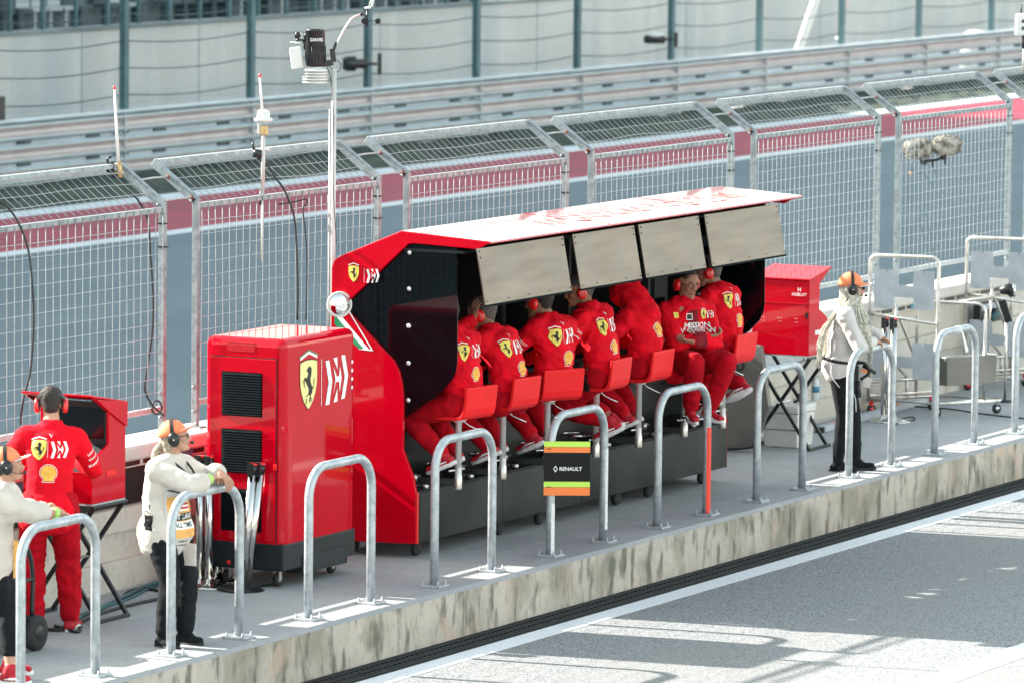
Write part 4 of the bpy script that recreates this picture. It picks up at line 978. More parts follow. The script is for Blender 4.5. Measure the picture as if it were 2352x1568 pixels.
# ------------------------------------------------------------------ steel trolleys
def trolley():
    t = thing('steel_trolley', 'x', 'trolley', (16.0, 1.30, 0))
    A, D_ = V((0, 0, 0)), V((-.05, .66, 0)); e2 = V((.66, -.36, 0)); B, C_ = A+e2, D_+e2
    b = MB(); z = V((0, 0, .13)); b.tube([A+z, B+z, C_+z, D_+z], .018, 10, closed=True); z = V((0, 0, .17)); b.tube([D_+z, C_+z], .018, 8); z = V((0, 0, .30)); b.tube([D_+z+e2*.0, D_+e2*.9+z], .018, 8); b.tube([D_+e2*.6+z, D_+e2*.6+V((0, 0, .14))], .016, 8); b.build('base_frame', 'steel_tube', t)
    for k, P in enumerate((A, B, C_, D_)):
        P = P+(V((.3, .1, 0))-P).normalized()*.03
        b = MB(); b.lathe([(.040, -.016), (.046, -.01), (.046, .01), (.040, .016)], P+V((0, 0, .046)), V((.5, .85, 0)), 16); w_ = b.build('castor', 'black_rubber', t)
        b = MB(); b.lathe([(.022, -.018), (.022, .018)], P+V((0, 0, .046)), V((.5, .85, 0)), 12); b.box(P+V((-.018, -.018, .075)), P+V((.018, .018, .13))); b.build('castor_fork', 'chrome' if k < 2 else 'red_plastic', w_)
    dirn = (D_-A).normalized(); L = (D_-A).length; H = 1.47; r_ = .07
    b = MB(); b.tube([A+V((0, 0, .13)), A+V((0, 0, H-r_))]+arc(A+dirn*r_+V((0, 0, H-r_)), r_, PI, PI/2, dirn, Z3, 5)+arc(A+dirn*(L-r_)+V((0, 0, H-r_)), r_, PI/2, 0, dirn, Z3, 5)+[D_+V((0, 0, .13))], .0175, 10); b.build('upright_hoop', 'steel_tube', t)
    b = MB(); b.tube([A+V((0, 0, .86)), D_+V((0, 0, .93))], .016, 8); b.build('cross_bar', 'steel_tube', t)
    H2 = 1.02; P1, P2 = B+(A-B)*.25, C_+(D_-C_)*.25
    b = MB(); d2 = (P2-P1).normalized(); L2 = (P2-P1).length; b.tube([P1+V((0, 0, .13)), P1+V((0, 0, H2-.09))]+arc(P1+d2*.09+V((0, 0, H2-.09)), .09, PI, PI/2, d2, Z3, 5)+arc(P1+d2*(L2-.09)+V((0, 0, H2-.09)), .09, PI/2, 0, d2, Z3, 5)+[P2+V((0, 0, .13))], .016, 10); b.build('low_hoop', 'steel_tube', t)
    b = MB(); b.tube([D_+dirn*-.1+V((0, 0, 1.1)), D_+dirn*-.1+e2*.15+V((0, 0, 1.1)), D_+e2*.85+V((0, 0, .32))], .013, 8); b.tube([D_+dirn*-.25+V((.03, 0, 1.02)), D_+dirn*-.2+V((.05, 0, .5)), D_+e2*.6+V((0, 0, .32))], .013, 8); b.build('brace', 'steel_tube', t)
    def plate(z0, hh, nm, s0=.06, s1=.94):
        prof = [(0, 0), (.30, 0), (.34, .04), (.34, .30), (.66, .30), (.66, .04), (.70, 0), (1, 0), (1, 1), (.82, 1), (.80, .88), (.78, 1), (.62, 1), (.60, .62), (.36, .60), (.34, 1), (.20, 1), (.18, .88), (.16, 1), (0, 1)]
        b = MB(); b.prism(prof, lambda a, c, dd: A+dirn*(L*(s0+a*(s1-s0)))+V((dd, 0, z0+c*hh)), -.003, .003)
        b.build(nm, 'grey_plate', t)
    plate(.98, .36, 'slotted_plate'); plate(.34, .34, 'slotted_plate')
    q0 = A+e2*.15+dirn*.05; q1 = A+e2*.92+dirn*.05
    b = MB(); b.beam(q0+V((0, 0, .42)), q1+V((0, 0, .42)), .16, .26); bx = b.build('tray', 'mid_steel', t, .004)
    b = MB(); b.beam(q1+V((0, 0, .42)), q1+e2.normalized()*.004+V((0, 0, .42)), .166, .27); b.build('end_plate', 'galvanised_flat', bx)
    b = MB(); q = q0-V((0, 0, 0))-dirn*.083; b.beam(A+e2*.80-dirn*.034+V((0, 0, .49)), A+e2*.88-dirn*.034+V((0, 0, .49)), .004, .03); b.build('hand_hole', 'black_matte', bx)
    return t
tr = trolley(); tag(tr, 'steel tube trolley with grey slotted plates, right of the woman with braids', 'trolley', 'steel tube trolleys by the wall')
t2 = copy_tree(tr); t2.location = (18.45, 1.33, 0); tag(t2, 'steel tube trolley at the right edge, partly out of the picture', 'trolley', 'steel tube trolleys by the wall')
TP = (17.6, 1.4, 1.2); org = Q(2312, 690, TP); q = lambda x, y: Q(x, y, TP)-org
t = thing('clamp_light', 'black clamp light with silver rim on a slim post at the right edge', 'lamp', tuple(org))
b = MB(); b.tube([q(2296, 668), q(2316, 664), q(2330, 672)], [.03, .06, .06], 12); b.beam(q(2302, 690), q(2318, 740), .04, .07); b.build('housing', 'black_plastic', t)
b = MB(); b.lathe([(.066, 0), (.066, .015), (.05, .03)], q(2326, 668), CR, 16); b.build('rim', 'chrome', t)
b = MB(); b.tube([q(2312, 705), q(2312, 705)+V((0, 0, -(org.z+q(2312, 705).z-.02)))], .014, 8); b.tube([q(2190, 697), q(2296, 677)], .014, 8); b.build('post', 'steel_tube', t)
b = MB(); b.lathe([(.10, 0), (.10, .01), (.03, .02)], q(2312, 705)+V((0, 0, -(org.z+q(2312, 705).z))), Z3, 16); b.build('foot', 'black_metal', t)

# box with tools on the wall ledge
t = thing('tool_box', 'open dark tool box with teal tool hung on the wall behind the steel trolley', 'tool box', (19.0, 2.0, .60))
b = MB(); b.box((-.28, -.03, 0), (.28, .04, .20)); b.build('box', 'black_plastic', t, .005)
b = MB(); b.tube([V((-.1, -.07, .05)), V((.16, -.08, .11))], .035, 8); b.build('tool', 'cable_teal', t)
b = MB(); b.box((-.27, -.05, .14), (.2, -.031, .19)); b.build('lid', 'grey_plate', t)

# ------------------------------------------------------------------ generator cart at the left edge
t = thing('generator_cart', 'black wheeled generator with ribbed case, behind the hoop at the left edge', 'generator', (-.30, 1.16, 0))
b = MB(); b.box((-.42, -.02, .10), (.02, .30, .50)); b.build('case', 'black_metal', t, .03, 3)
b = MB()
for i in range(7): b.box((-.40, -.035, .13+i*.045), (.0, -.018, .155+i*.045))
for i in range(7): b.box((.018, .0, .13+i*.045), (.032, .28, .155+i*.045))
b.build('ribs', 'black_plastic', t, .004)
for y in (-.07, .33):
    b = MB(); b.lathe([(.09, -.035), (.115, -.03), (.12, 0), (.115, .03), (.09, .035)], (.05, y, .12), Y3, 24); w_ = b.build('wheel', 'black_rubber', t)
    b = MB(); b.lathe([(.05, -.037), (.055, -.03), (.03, -.02)], (.05, y, .12), Y3, 16); b.build('hub', 'black_metal', w_)
b = MB(); b.tube(smooth_path([V((.04, -.05, .22)), V((.05, -.05, .50)), V((.0, -.05, .66)), V((-.10, -.05, .74)), V((-.2, -.05, .72)), V((-.42, -.05, .66))], 5), .016, 8); b.tube([V((.05, -.05, .48)), V((-.42, -.05, .44))], .014, 8); b.tube([V((.045, -.05, .22)), V((.045, .31, .22))], .014, 8)
b.tube(smooth_path([V((.04, .31, .22)), V((.05, .31, .50)), V((.0, .31, .66)), V((-.10, .31, .74)), V((-.42, .31, .66))], 5), .016, 8); b.build('handle_frame', 'black_metal', t)
b = MB(); b.box((-.40, .02, .50), (-.05, .26, .60)); b.build('tank', 'black_plastic', t, .03, 3)

# cables on the floor by the wall foot
fp = lambda x, y, z=.015: at(x, y, Z=z)
CB = [('cable_teal', .016, [(150, 1437), (190, 1412), (240, 1392), (300, 1362), (352, 1340), (420, 1312)], 'teal cable lying straight along the wall foot, thickest of the floor cables'),
      ('cable_black', .012, [(110, 1445), (150, 1443), (215, 1414), (262, 1398), (318, 1384), (372, 1372), (420, 1355)], 'black floor cable running lowest along the wall foot behind the cream shirted woman'),
      ('cable_black', .011, [(126, 1436), (178, 1450), (184, 1432), (176, 1415), (168, 1402)], 'short black floor cable curling under the left trestle'),
      ('cable_teal', .010, [(160, 1428), (210, 1404), (255, 1388), (300, 1372), (340, 1352), (400, 1335)], 'thin teal floor cable beside the thickest one'),
      ('cable_black', .011, [(288, 1376), (288, 1362), (310, 1353), (345, 1352), (385, 1358), (430, 1346)], 'black floor cable arching up against the wall foot'),
      ('cable_black', .010, [(500, 1344), (540, 1351), (590, 1346), (640, 1338)], 'black floor cable at the foot of the red cabinet')]
for m_, r_, pts, lab in CB:
    ps = [fp(x, y, r_) for x, y in pts]; ps = [V((p.x, min(p.y, 2.01), p.z)) for p in ps]
    o_ = ps[0]; b = MB(); b.tube(smooth_path([p-o_ for p in ps], 7), r_, 7); o = b.build('floor_cable', m_); o.location = o_; tag(o, lab, 'cable', 'cables lying on the platform')
ps = [fp(x, y, .006) for x, y in ((2085, 931), (2120, 934), (2180, 938), (2260, 950), (2370, 962))]
b = MB(); b.tube(smooth_path([p-ps[0] for p in ps], 6), .007, 6); o = b.build('floor_cable', 'cable_black'); o.location = ps[0]; tag(o, 'thin dark cable on the ground under the steel trolley running off right', 'cable', 'cables lying on the platform')
ps = [fp(x, y, .006) for x, y in ((2050, 975), (2075, 968), (2100, 963), (2098, 957), (2082, 958), (2070, 962))]
b = MB(); b.tube(smooth_path([p-ps[0] for p in ps], 6), .006, 6); o = b.build('floor_cable', 'cable_black'); o.location = ps[0]; tag(o, 'small cable loop on the ground by the chrome post base at the right', 'cable', 'cables lying on the platform')

# ------------------------------------------------------------------ people
def caps(b, p, q, rp, rq, side=None, k=1., n=14, ks=None):
    """tapered capsule; cross-section radius r along side, r*k across it"""
    p, q = V(p), V(q); d = q-p
    if d.length < 1e-5: d = V((0, 0, 1e-4))
    L = d.length; d.normalize()
    if side is None: u, t = frame(d, V((.3, .2, .9)))
    else: u = V(side); u = (u-d*u.dot(d)).normalized(); t = d.cross(u)
    kq = k if ks is None else ks
    prof = [(math.sin(a), -math.cos(a), 0) for a in (R(8), R(35), R(62))]+[(1, 0, 0)]
    rings = [(p+d*(h*rp*min(1, k)), rp*s, k) for s, h, _ in prof]+[(p+d*L*.5, (rp+rq)/2, (k+kq)/2)]+[(q-d*(h*rq*min(1, kq)), rq*s, kq) for s, h, _ in reversed(prof)]
    vs = []
    for c, r, kk in rings: vs += [c+u*(r*math.cos(2*PI*i/n))+t*(r*kk*math.sin(2*PI*i/n)) for i in range(n)]
    m = len(rings); fs = [(i*n+j, i*n+(j+1) % n, (i+1)*n+(j+1) % n, (i+1)*n+j) for i in range(m-1) for j in range(n)]
    fs += [tuple(range(n))[::-1], tuple((m-1)*n+j for j in range(n))]
    b.add(vs, fs, True)
TS = bpy.data.scenes.new('workbench_scene')
def fuse(b, voxel, it=3, fold=0., seed=0):
    """weld overlapping volumes into one continuous skin"""
    me = bpy.data.meshes.new('tmp'); me.from_pydata([tuple(v) for v in b.v], [], b.f)
    bm = bmesh.new(); bm.from_mesh(me); bmesh.ops.recalc_face_normals(bm, faces=bm.faces); bm.to_mesh(me); bm.free()
    o = bpy.data.objects.new('tmp', me); TS.collection.objects.link(o)
    m = o.modifiers.new('r', 'REMESH'); m.mode = 'VOXEL'; m.voxel_size = voxel
    s = o.modifiers.new('s', 'SMOOTH'); s.factor = .6; s.iterations = it
    vl = TS.view_layers[0]; vl.update(); dg = vl.depsgraph; out = bpy.data.meshes.new_from_object(o.evaluated_get(dg))
    bpy.data.objects.remove(o); bpy.data.meshes.remove(me)
    if fold:
        sv = V((seed*7.3, seed*3.1, 0))
        nrm = [v.normal.copy() for v in out.vertices]
        for v, vn in zip(out.vertices, nrm):
            p = v.co+sv
            w1 = noise.noise(p*4)*.12; n1 = noise.noise(V(((p.x+w1)*9, (p.y+w1)*9, (p.z+p.x*.5+w1)*14))); n2 = noise.noise(V(((p.x-w1)*22+5, p.y*22, (p.z-p.x*.6+w1)*28)))
            v.co += vn*(fold*((1-abs(n1)*2.6)*.8+n2*.45))
    r = MB(); r.add([v.co.copy() for v in out.vertices], [tuple(p.vertices) for p in out.polygons], True)
    bpy.data.meshes.remove(out); return r
def ik(a, c, l1, l2, pole):
    d = c-a; L = min(d.length, (l1+l2)*.995); dn = d.normalized(); c2 = a+dn*L
    x = (l1*l1-l2*l2+L*L)/(2*L); h = math.sqrt(max(0, l1*l1-x*x))
    pd = V(pole); pd = (pd-dn*pd.dot(dn)); pd = pd.normalized() if pd.length > 1e-4 else frame(dn)[0]
    return a+dn*x+pd*h, c2

def hand(b, wr, dirn, palm, side, curl=.35, spread=.0):
    """five separate fingers; dirn along the hand, palm = palm normal, side = +1 when the thumb is on dirn x palm"""
    dirn = V(dirn).normalized(); palm = V(palm); palm = (palm-dirn*palm.dot(dirn)).normalized(); lat = dirn.cross(palm)*side
    caps(b, wr-dirn*.02, wr+dirn*.03, .026, .030, lat, .62, 10); caps(b, wr+dirn*.025, wr+dirn*.075, .036, .040, lat, .38, 10)
    for i, (off, ln) in enumerate(((.030, .070), (.010, .078), (-.010, .072), (-.029, .056))):
        p = wr+dirn*.088+lat*off; dd = (dirn+lat*off*(3+spread*20)).normalized(); c = curl*(1+.12*i)
        for j, f in enumerate((.45, .32, .25)):
            dd2 = (dd*math.cos(c*(.5+j))+palm*math.sin(c*(.5+j))).normalized(); q = p+dd2*ln*f
            caps(b, p, q, .0090-.0008*j, .0083-.0009*j, None, 1, 8); p = q
    p = wr+dirn*.022+lat*.026; q = p+(dirn*.6+lat*.75+palm*.25).normalized()*.042; caps(b, p, q, .013, .0105, None, 1, 8)
    r_ = q+(dirn*.85+lat*.35+palm*.45*curl).normalized()*.034; caps(b, q, r_, .0105, .0088, None, 1, 8)

def shoe(par, ank, toe, up, m='red_shoe', sole='sole_white', L=.27, boot=False):
    toe = V(toe).normalized(); up = V(up); up = (up-toe*up.dot(toe)).normalized(); sd = toe.cross(up)
    heel = ank-up*.055-toe*.045; tip = heel+toe*(L-.075)
    b = MB(); caps(b, heel, heel+toe*.10, .038, .040, sd, .8); caps(b, heel+toe*.07, tip, .042, .037, sd, .68); caps(b, ank+up*.01, heel+toe*.02, .042, .040, sd, 1)
    caps(b, ank+up*.0, heel+toe*.10+up*.012, .036, .034, sd, .8)
    if boot: caps(b, ank+up*.14, ank, .052, .045, sd, 1)
    o = fuse(b, .0085, 2).build('shoe', m, par)
    b = MB(); n = 18; low = []; hi = []
    for i in range(n):
        a = 2*PI*i/n; cx = math.cos(a); cy = math.sin(a); lx = (L/2+.003)*cx; wd = (.047 if cx > -.1 else .040)*(1-.12*max(0, -cx))
        c = heel+toe*(L/2-.042+lx)+sd*wd*cy*(1-.25*cx*cx*(cx > 0)); lift = .012*max(0, cx)**2
        low.append(c-up*(.046-lift)); hi.append(c-up*(.018-lift))
    b.add(low+hi, [tuple(range(n))[::-1], tuple(range(n, 2*n))]+[(i, (i+1) % n, (i+1) % n+n, i+n) for i in range(n)], True); b.build('sole', sole, o)
    if m == 'red_shoe':
        b = MB()
        for s_ in (-1, 1):
            p0 = heel+toe*.02+sd*s_*.0405-up*.006; p1 = heel+toe*.10+sd*s_*.043-up*.0; p2 = heel+toe*.155+sd*s_*.040-up*.012
            b.tube([p0, p1, p2], [.004, .009, .004], 5)
        b.build('stripe', sole, o)
    return o

def person(label, loc, yaw, sp):
    """local frame: +y the way the hips face, +x the person's right, z up"""
    t = thing('person', label, 'person', loc, R(yaw-90), sp.get('group'))
    s = sp.get('s', 1.0); fem = sp.get('fem', False); seed = sp.get('seed', 1)
    pel = V(sp['pel']); ln, sdl = R(sp.get('lean', 5)), R(sp.get('side', 0)); tw = R(sp.get('twist', 0))
    up = V((math.sin(sdl), math.sin(ln)*math.cos(sdl), math.cos(ln)*math.cos(sdl))).normalized()
    rt = V((math.cos(tw), math.sin(tw), 0)); rt = (rt-up*rt.dot(up)).normalized(); fw = up.cross(rt)
    hr = V((1, 0, 0))
    sh = (.165 if fem else .176)*s; spn = sp.get('spine', .50)*s
    neck = pel+up*spn; mid = pel+up*(.22*s)-fw*sp.get('slump', .02); chest = pel+up*(.38*s)-fw*sp.get('slump', .02)*.4
    hn = V(sp.get('neckdir', (0, .25, 1))).normalized(); hc = neck+hn*(sp.get('nl', .175)*s)
    hy, hp = R(sp.get('hyaw', 0)), R(sp.get('hpitch', 0))
    hf = V((-math.sin(hy)*math.cos(hp), math.cos(hy)*math.cos(hp), math.sin(hp))); hR = V((math.cos(hy), math.sin(hy), 0)); hU = hR.cross(hf)
    def Hh(x, y, z): return hc+(hR*x+hf*y+hU*z)*s
    SR, SL = neck+rt*sh-up*.065*s, neck-rt*sh-up*.065*s
    eR, wR = ik(SR, V(sp['hr']), .29*s, .26*s, sp.get('er', (1, -.4, -.6)))
    eL, wL = ik(SL, V(sp['hl']), .29*s, .26*s, sp.get('el', (-1, -.4, -.6)))
    JR, JL = pel+hr*.095*s, pel-hr*.095*s
    kR, aR = ik(JR, V(sp['fr']), .43*s, .42*s, sp.get('kr', (.15, 1, .3)))
    kL, aL = ik(JL, V(sp['fl']), .43*s, .42*s, sp.get('kl', (-.15, 1, .3)))
    W = sp.get('w', 1.0); PZ = sp.get('pz', 1.0)
    def torso(b, g):
        caps(b, pel-hr*.055*s, pel+hr*.055*s, (.112*W*s*PZ+g*.5), (.112*W*s*PZ+g*.5), V((0, 0, 1)), .95/PZ)
        caps(b, pel+up*.05*s, mid, (.142*W*s+g), (.138*W*s+g), rt, .74); caps(b, mid, chest, (.140*W*s+g), (.165*s*(W+1)/2+g), rt, .68)
        caps(b, chest, neck-up*.09*s, (.165*s*(W+1)/2+g), (.135*s+g), rt, .66)
        for S in (SR, SL): caps(b, neck-up*.035*s, S, .055*s+g*1.4, .062*s+g)
        if fem:
            for q in (-.07, .07): caps(b, chest+fw*.07*s+rt*q*s, chest+fw*.105*s+rt*q*s-up*.02, .055*s+g, .05*s+g)
    def leg(b, J, K, A, g, hem, top=True):
        m_ = K.lerp(A, .35)-V((0, 0, 0)); bk = (J-K).cross(A-K)
        caps(b, J-V((0, 0, .02)), K, .088*W*s+g, .058*s+g); caps(b, K, m_, .056*s+g, .058*s+g); caps(b, m_, A, .058*s+g, .038*s+hem)
    # body
    b = MB(); torso(b, 0); caps(b, neck-up*.04*s, neck+hn*.10*s, .062*s, .056*s)
    for S, E_, W_ in ((SR, eR, wR), (SL, eL, wL)): caps(b, S, E_, .050*s, .041*s); caps(b, E_, E_.lerp(W_, .3), .041*s, .042*s); caps(b, E_.lerp(W_, .3), W_, .042*s, .027*s)
    leg(b, JR, kR, aR, 0, 0); leg(b, JL, kL, aL, 0, 0)
    caps(b, Hh(0, -.030, .028), Hh(0, .028, .034), .078*s, .076*s, hR, 1.06); caps(b, Hh(0, -.005, .055), Hh(0, .0, .060), .068*s, .066*s)
    caps(b, Hh(0, .030, -.02), Hh(0, .052, -.088), .056*s, .030*s, hR, .9); caps(b, Hh(-.028, .02, -.045), Hh(-.02, .055, -.085), .030*s, .022*s); caps(b, Hh(.028, .02, -.045), Hh(.02, .055, -.085), .030*s, .022*s)
    caps(b, Hh(-.03, .078, .022), Hh(.03, .078, .022), .014*s, .014*s); caps(b, Hh(-.036, .066, -.022), Hh(-.03, .06, -.03), .022*s, .022*s); caps(b, Hh(.036, .066, -.022), Hh(.03, .06, -.03), .022*s, .022*s)
    caps(b, Hh(0, .092, .010), Hh(0, .112, -.026), .010*s, .0145*s); caps(b, Hh(-.012, .098, -.032), Hh(.012, .098, -.032), .010*s, .010*s)
    caps(b, Hh(-.016, .086, -.058), Hh(.016, .086, -.058), .011*s, .011*s); caps(b, Hh(-.010, .082, -.094), Hh(.010, .082, -.094), .016*s, .016*s)
    for q in (-1, 1): caps(b, Hh(q*.080, -.004, .020), Hh(q*.078, .004, -.022), .019*s, .013*s, hf, .5)
    r_ = fuse(b, .0095, 2); 
    hdR = V(sp.get('hrd', (wR-eR))); hdL = V(sp.get('hld', (wL-eL)))
    hand(r_, wR, hdR, V(sp.get('hrp', (-.4, .3, -1))), sp.get('hrs', 1), sp.get('curl', .4)); hand(r_, wL, hdL, V(sp.get('hlp', (.4, .3, -1))), sp.get('hls', -1), sp.get('curl', .4))
    r_.build('body', sp.get('skin', 'skin'), t)
    # face details
    if sp.get('face', True):
        for q in (-1, 1):
            b = MB(); b.ell(Hh(q*.031, .081, .004), (.0125*s, .008*s, .0065*s), 10, 6, Matrix((hR, hf, hU)).transposed()); e = b.build('eye', 'eye_white', t)
            b = MB(); b.ell(Hh(q*.031, .0875, .004), (.006*s, .004*s, .006*s), 8, 5, Matrix((hR, hf, hU)).transposed()); b.build('iris', 'eye_dark', e)
            b = MB(); b.tube([Hh(q*.014, .093, .026), Hh(q*.032, .094, .031), Hh(q*.048, .082, .024)], .0035*s, 5); b.build('eyebrow', sp.get('hair', 'hair_dark'), t)
        b = MB(); caps(b, Hh(-.017, .0955, -.056), Hh(.017, .0955, -.056), .0045*s, .0045*s); caps(b, Hh(-.014, .0945, -.063), Hh(.014, .0945, -.063), .0055*s, .0055*s); b.build('lips', 'lips', t)
    # hair
    hs = sp.get('hairstyle', 'short')
    if hs != 'none':
        b = MB(); caps(b, Hh(0, -.055, .0), Hh(0, -.05, -.035), .066*s, .055*s, hR, .8)
        if sp.get('cap'): caps(b, Hh(0, -.025, .012), Hh(0, -.01, .02), .082*s, .080*s, hR, 1.0)
        else: caps(b, Hh(0, -.040, .040), Hh(0, .012, .066), .083*s, .072*s, hR, 1.04); caps(b, Hh(0, .0, .088), Hh(0, .035, .088), .052*s, .045*s); caps(b, Hh(-.042, .045, .068), Hh(.042, .045, .068), .030*s, .030*s)
        if hs == 'long': caps(b, Hh(0, -.06, -.02), Hh(0, -.07, -.12), .062*s, .05*s, hR, .8)
        if hs == 'pony':
            pass
        fuse(b, .008, 1, .003, seed).build('hair', sp.get('hair', 'hair_dark'), t)
    # clothes
    g = sp.get('g', .020)
    b = MB(); torso(b, g)
    cr = sp.get('cuffR', .93); clf = sp.get('cuffL', .93)
    for S, E_, W_, cf in ((SR, eR, wR, cr), (SL, eL, wL, clf)):
        caps(b, S, E_, .055*s+g, .046*s+g*.9)
        if cf > .35: caps(b, E_, E_.lerp(W_, cf), .046*s+g*.9, .033*s+g*.8+(.008 if cf < .8 else 0))
        else: caps(b, E_, E_.lerp(W_, cf), .046*s+g, .046*s+g)
        if cf < .8: q0 = E_.lerp(W_, cf); caps(b, q0.lerp(E_, .10), q0, .050*s+g, .050*s+g)
    hemd = sp.get('hem', .06)
    if hemd > 0: caps(b, pel-hr*.06*s-up*hemd*.4, pel+hr*.06*s-up*hemd*.4, .112*W*s+g, .112*W*s+g, V((0, 0, 1)), 1.1); caps(b, pel+up*.12*s, pel-up*hemd, .138*W*s+g*.6, .134*W*s+g*.7, rt, .82)
    caps(b, pel-hr*.06*s-up*hemd, pel+hr*.06*s-up*hemd, .112*W*s*PZ+g*.8, .112*W*s*PZ+g*.8, V((0, 0, 1)), 1.0/PZ)
    if sp.get('collar', True):
        for k_ in range(10):
            a = 2*PI*k_/10; a2 = 2*PI*(k_+1)/10
            f0 = lambda a: neck+up*.0+hn*.045*s+rt*math.cos(a)*.062*s+fw*math.sin(a)*.062*s
            if sp.get('open') and .8 < a < 2.3: continue
            caps(b, f0(a), f0(a2), .017, .017); caps(b, f0(a)-hn*.03, f0(a2)-hn*.03, .022, .022)
    if sp.get('hood'):
        caps(b, neck-fw*.07*s-up*.01, neck-fw*.10*s-up*.10, .105*s, .06*s, rt, .55); caps(b, neck+hn*.03-rt*.09-fw*.02, neck+hn*.03+rt*.09-fw*.02, .06*s, .06*s); caps(b, Hh(0, -.035, .0), neck-fw*.04, .088*s, .10*s, hR, 1); caps(b, Hh(0, -.02, .03), Hh(0, .03, .01), .112*s, .105*s, hR, 1.05); caps(b, Hh(0, -.03, .0), neck-fw*.08-up*.05, .115*s, .12*s, hR, .9)
    if sp.get('coat'):
        for q in (-1, 1): caps(b, pel+rt*q*.14*s+up*.1, pel+rt*q*.16*s-up*.13+fw*.10, .05*s, .06*s, fw, 1.4)
    jm = fuse(b, .0125, 3, sp.get('fold', .007), seed)
    jacket = jm.build(sp.get('topname', 'jacket'), sp.get('top', 'red_cloth'), t)
    b = MB(); tg_ = sp.get('tg', .020)
    caps(b, pel-hr*.055*s, pel+hr*.055*s, .108*W*s*PZ+tg_*.3, .108*W*s*PZ+tg_*.3, V((0, 0, 1)), .94/PZ)
    ch = sp.get('crop', 0); hem = sp.get('leghem', .028)
    for J, K_, A in ((JR, kR, aR), (JL, kL, aL)): leg(b, J, K_, A+(K_-A).normalized()*(.03+ch), tg_, hem)
    fuse(b, .0125, 3, sp.get('tfold', .008), seed+5).build('trousers', sp.get('bottom', 'red_trousers'), t)
    for A, K_, td in ((aR, kR, sp.get('tr', (.1, 1, 0))), (aL, kL, sp.get('tl', (-.1, 1, 0)))):
        if sp.get('socks'): b = MB(); caps(b, A-V((0, 0, .02)), A+(K_-A).normalized()*.045, .042*s, .041*s); fuse(b, .009, 2).build('sock', sp['socks'], t)
        td = V(td); 
        upv = V((0, 0, 1)) if abs(td.normalized().z) < .15 else (K_-A).normalized()
        shoe(t, A, td, upv, sp.get('shoe', 'red_shoe'), sp.get('sole', 'sole_white'), .27*s, sp.get('boot', False))
    bvh = BVHTree.FromPolygons([tuple(v) for v in jm.v], jm.f)
    J = dict(t=t, jacket=jacket, bvh=bvh, pel=pel, neck=neck, up=up, rt=rt, fw=fw, chest=chest, Hh=Hh, hR=hR, hf=hf, hU=hU, s=s, mid=mid, eR=eR, wR=wR, eL=eL, wL=wL, SR=SR, SL=SL, kR=kR, kL=kL, aR=aR, aL=aL)
    # head gear
    HM = Matrix((hR, hf, hU)).transposed()
    if sp.get('headset'):
        m_, band, r0 = sp['headset'], sp.get('band', 'black_plastic'), sp.get('cup', .040)
        ex = .104 if not sp.get('cap') else .109
        for q in (-1, 1):
            b = MB(); b.lathe([(.0, .030), (r0*.6, .030), (r0*.95, .022), (r0, .008), (r0*.95, -.004)], Hh(q*.086, -.002, -.004), hR*q+hf*-.06, 18)
            for k_ in range(len(b.v)): v = b.v[k_]-Hh(q*.086, -.002, -.004); b.v[k_] = Hh(q*.086, -.002, -.004)+v+hU*v.dot(hU)*.25
            c_ = b.build('ear_cup', m_, t)
            b = MB(); b.lathe([(r0*.9, -.012), (r0*1.02, -.006), (r0*1.02, .002)], Hh(q*.086, -.002, -.004), hR*q, 18); b.build('ear_pad', 'black_rubber', c_)
            if m_ != 'red_plastic' : b = MB(); b.ell(Hh(q*.118, -.002, -.004), (.006, .006, .006)); b.build('rivet', 'white_plastic', c_)
        bp = sp.get('bandpos', 'top'); b = MB()
        if bp == 'top': pts = [Hh(math.cos(a)*ex, -.004, .0+math.sin(a)*(.128 if not sp.get('cap') else .152)) for a in [R(5)+R(170)*i/14 for i in range(15)]]
        else: pts = [Hh(math.cos(a)*ex, -.01-math.sin(a)*.105, .012+math.sin(a)*.045) for a in [R(5)+R(170)*i/14 for i in range(15)]]
        dirb = hf if bp == 'top' else hU; 
        for k_ in range(14):
            b.beam(pts[k_], pts[k_+1], .004, .024, up=dirb)
        b.build('headband', band, t)
    if sp.get('mic'):
        q = sp['mic']; b = MB(); b.tube(smooth_path([Hh(q*.098, .01, -.02), Hh(q*.090, .06, -.055), Hh(q*.05, .112, -.062), Hh(q*.03, .118, -.06)], 4), .003, 5); b.ell(Hh(q*.025, .122, -.060), (.018, .013, .013), 10, 7, HM); b.build('microphone', 'black_plastic', t)
    if sp.get('cap'):
        b = MB(); n = 24; rings = []
        for i in range(8):
            a = R(90)*i/7; rr = math.cos(a); zz = math.sin(a)
            rings.append([Hh(math.cos(2*PI*k_/n)*.097*rr, -.012+math.sin(2*PI*k_/n)*.112*rr, .030+zz*.112+(.012*math.sin(2*PI*k_/n) if i == 0 else 0)) for k_ in range(n)])
        b.add([p for r2 in rings for p in r2], [(i*n+k_, i*n+(k_+1) % n, (i+1)*n+(k_+1) % n, (i+1)*n+k_) for i in range(7) for k_ in range(n)]+[tuple(7*n+k_ for k_ in range(n))], True)
        c_ = b.build('cap', 'orange_cloth', t); so_ = c_.modifiers.new('thick', 'SOLIDIFY'); so_.thickness = .003
        bu = sp.get('brimup', 0); vs = []; m2 = 10
        for j in range(4):
            for i in range(m2+1):
                a = R(22)+R(136)*i/m2; x = math.cos(a)*(.097+.004*j); y0 = -.012+math.sin(a)*.112
                vs.append((x*(1-.08*j), y0+j*.025*math.sin(a)**1.5, .038+.004+j*.025*bu-.022*(x/.09)**2*(j/3)))
        b = MB(); b.add([Hh(*p) for p in vs], [(j*(m2+1)+i, j*(m2+1)+i+1, (j+1)*(m2+1)+i+1, (j+1)*(m2+1)+i) for j in range(3) for i in range(m2)], True)
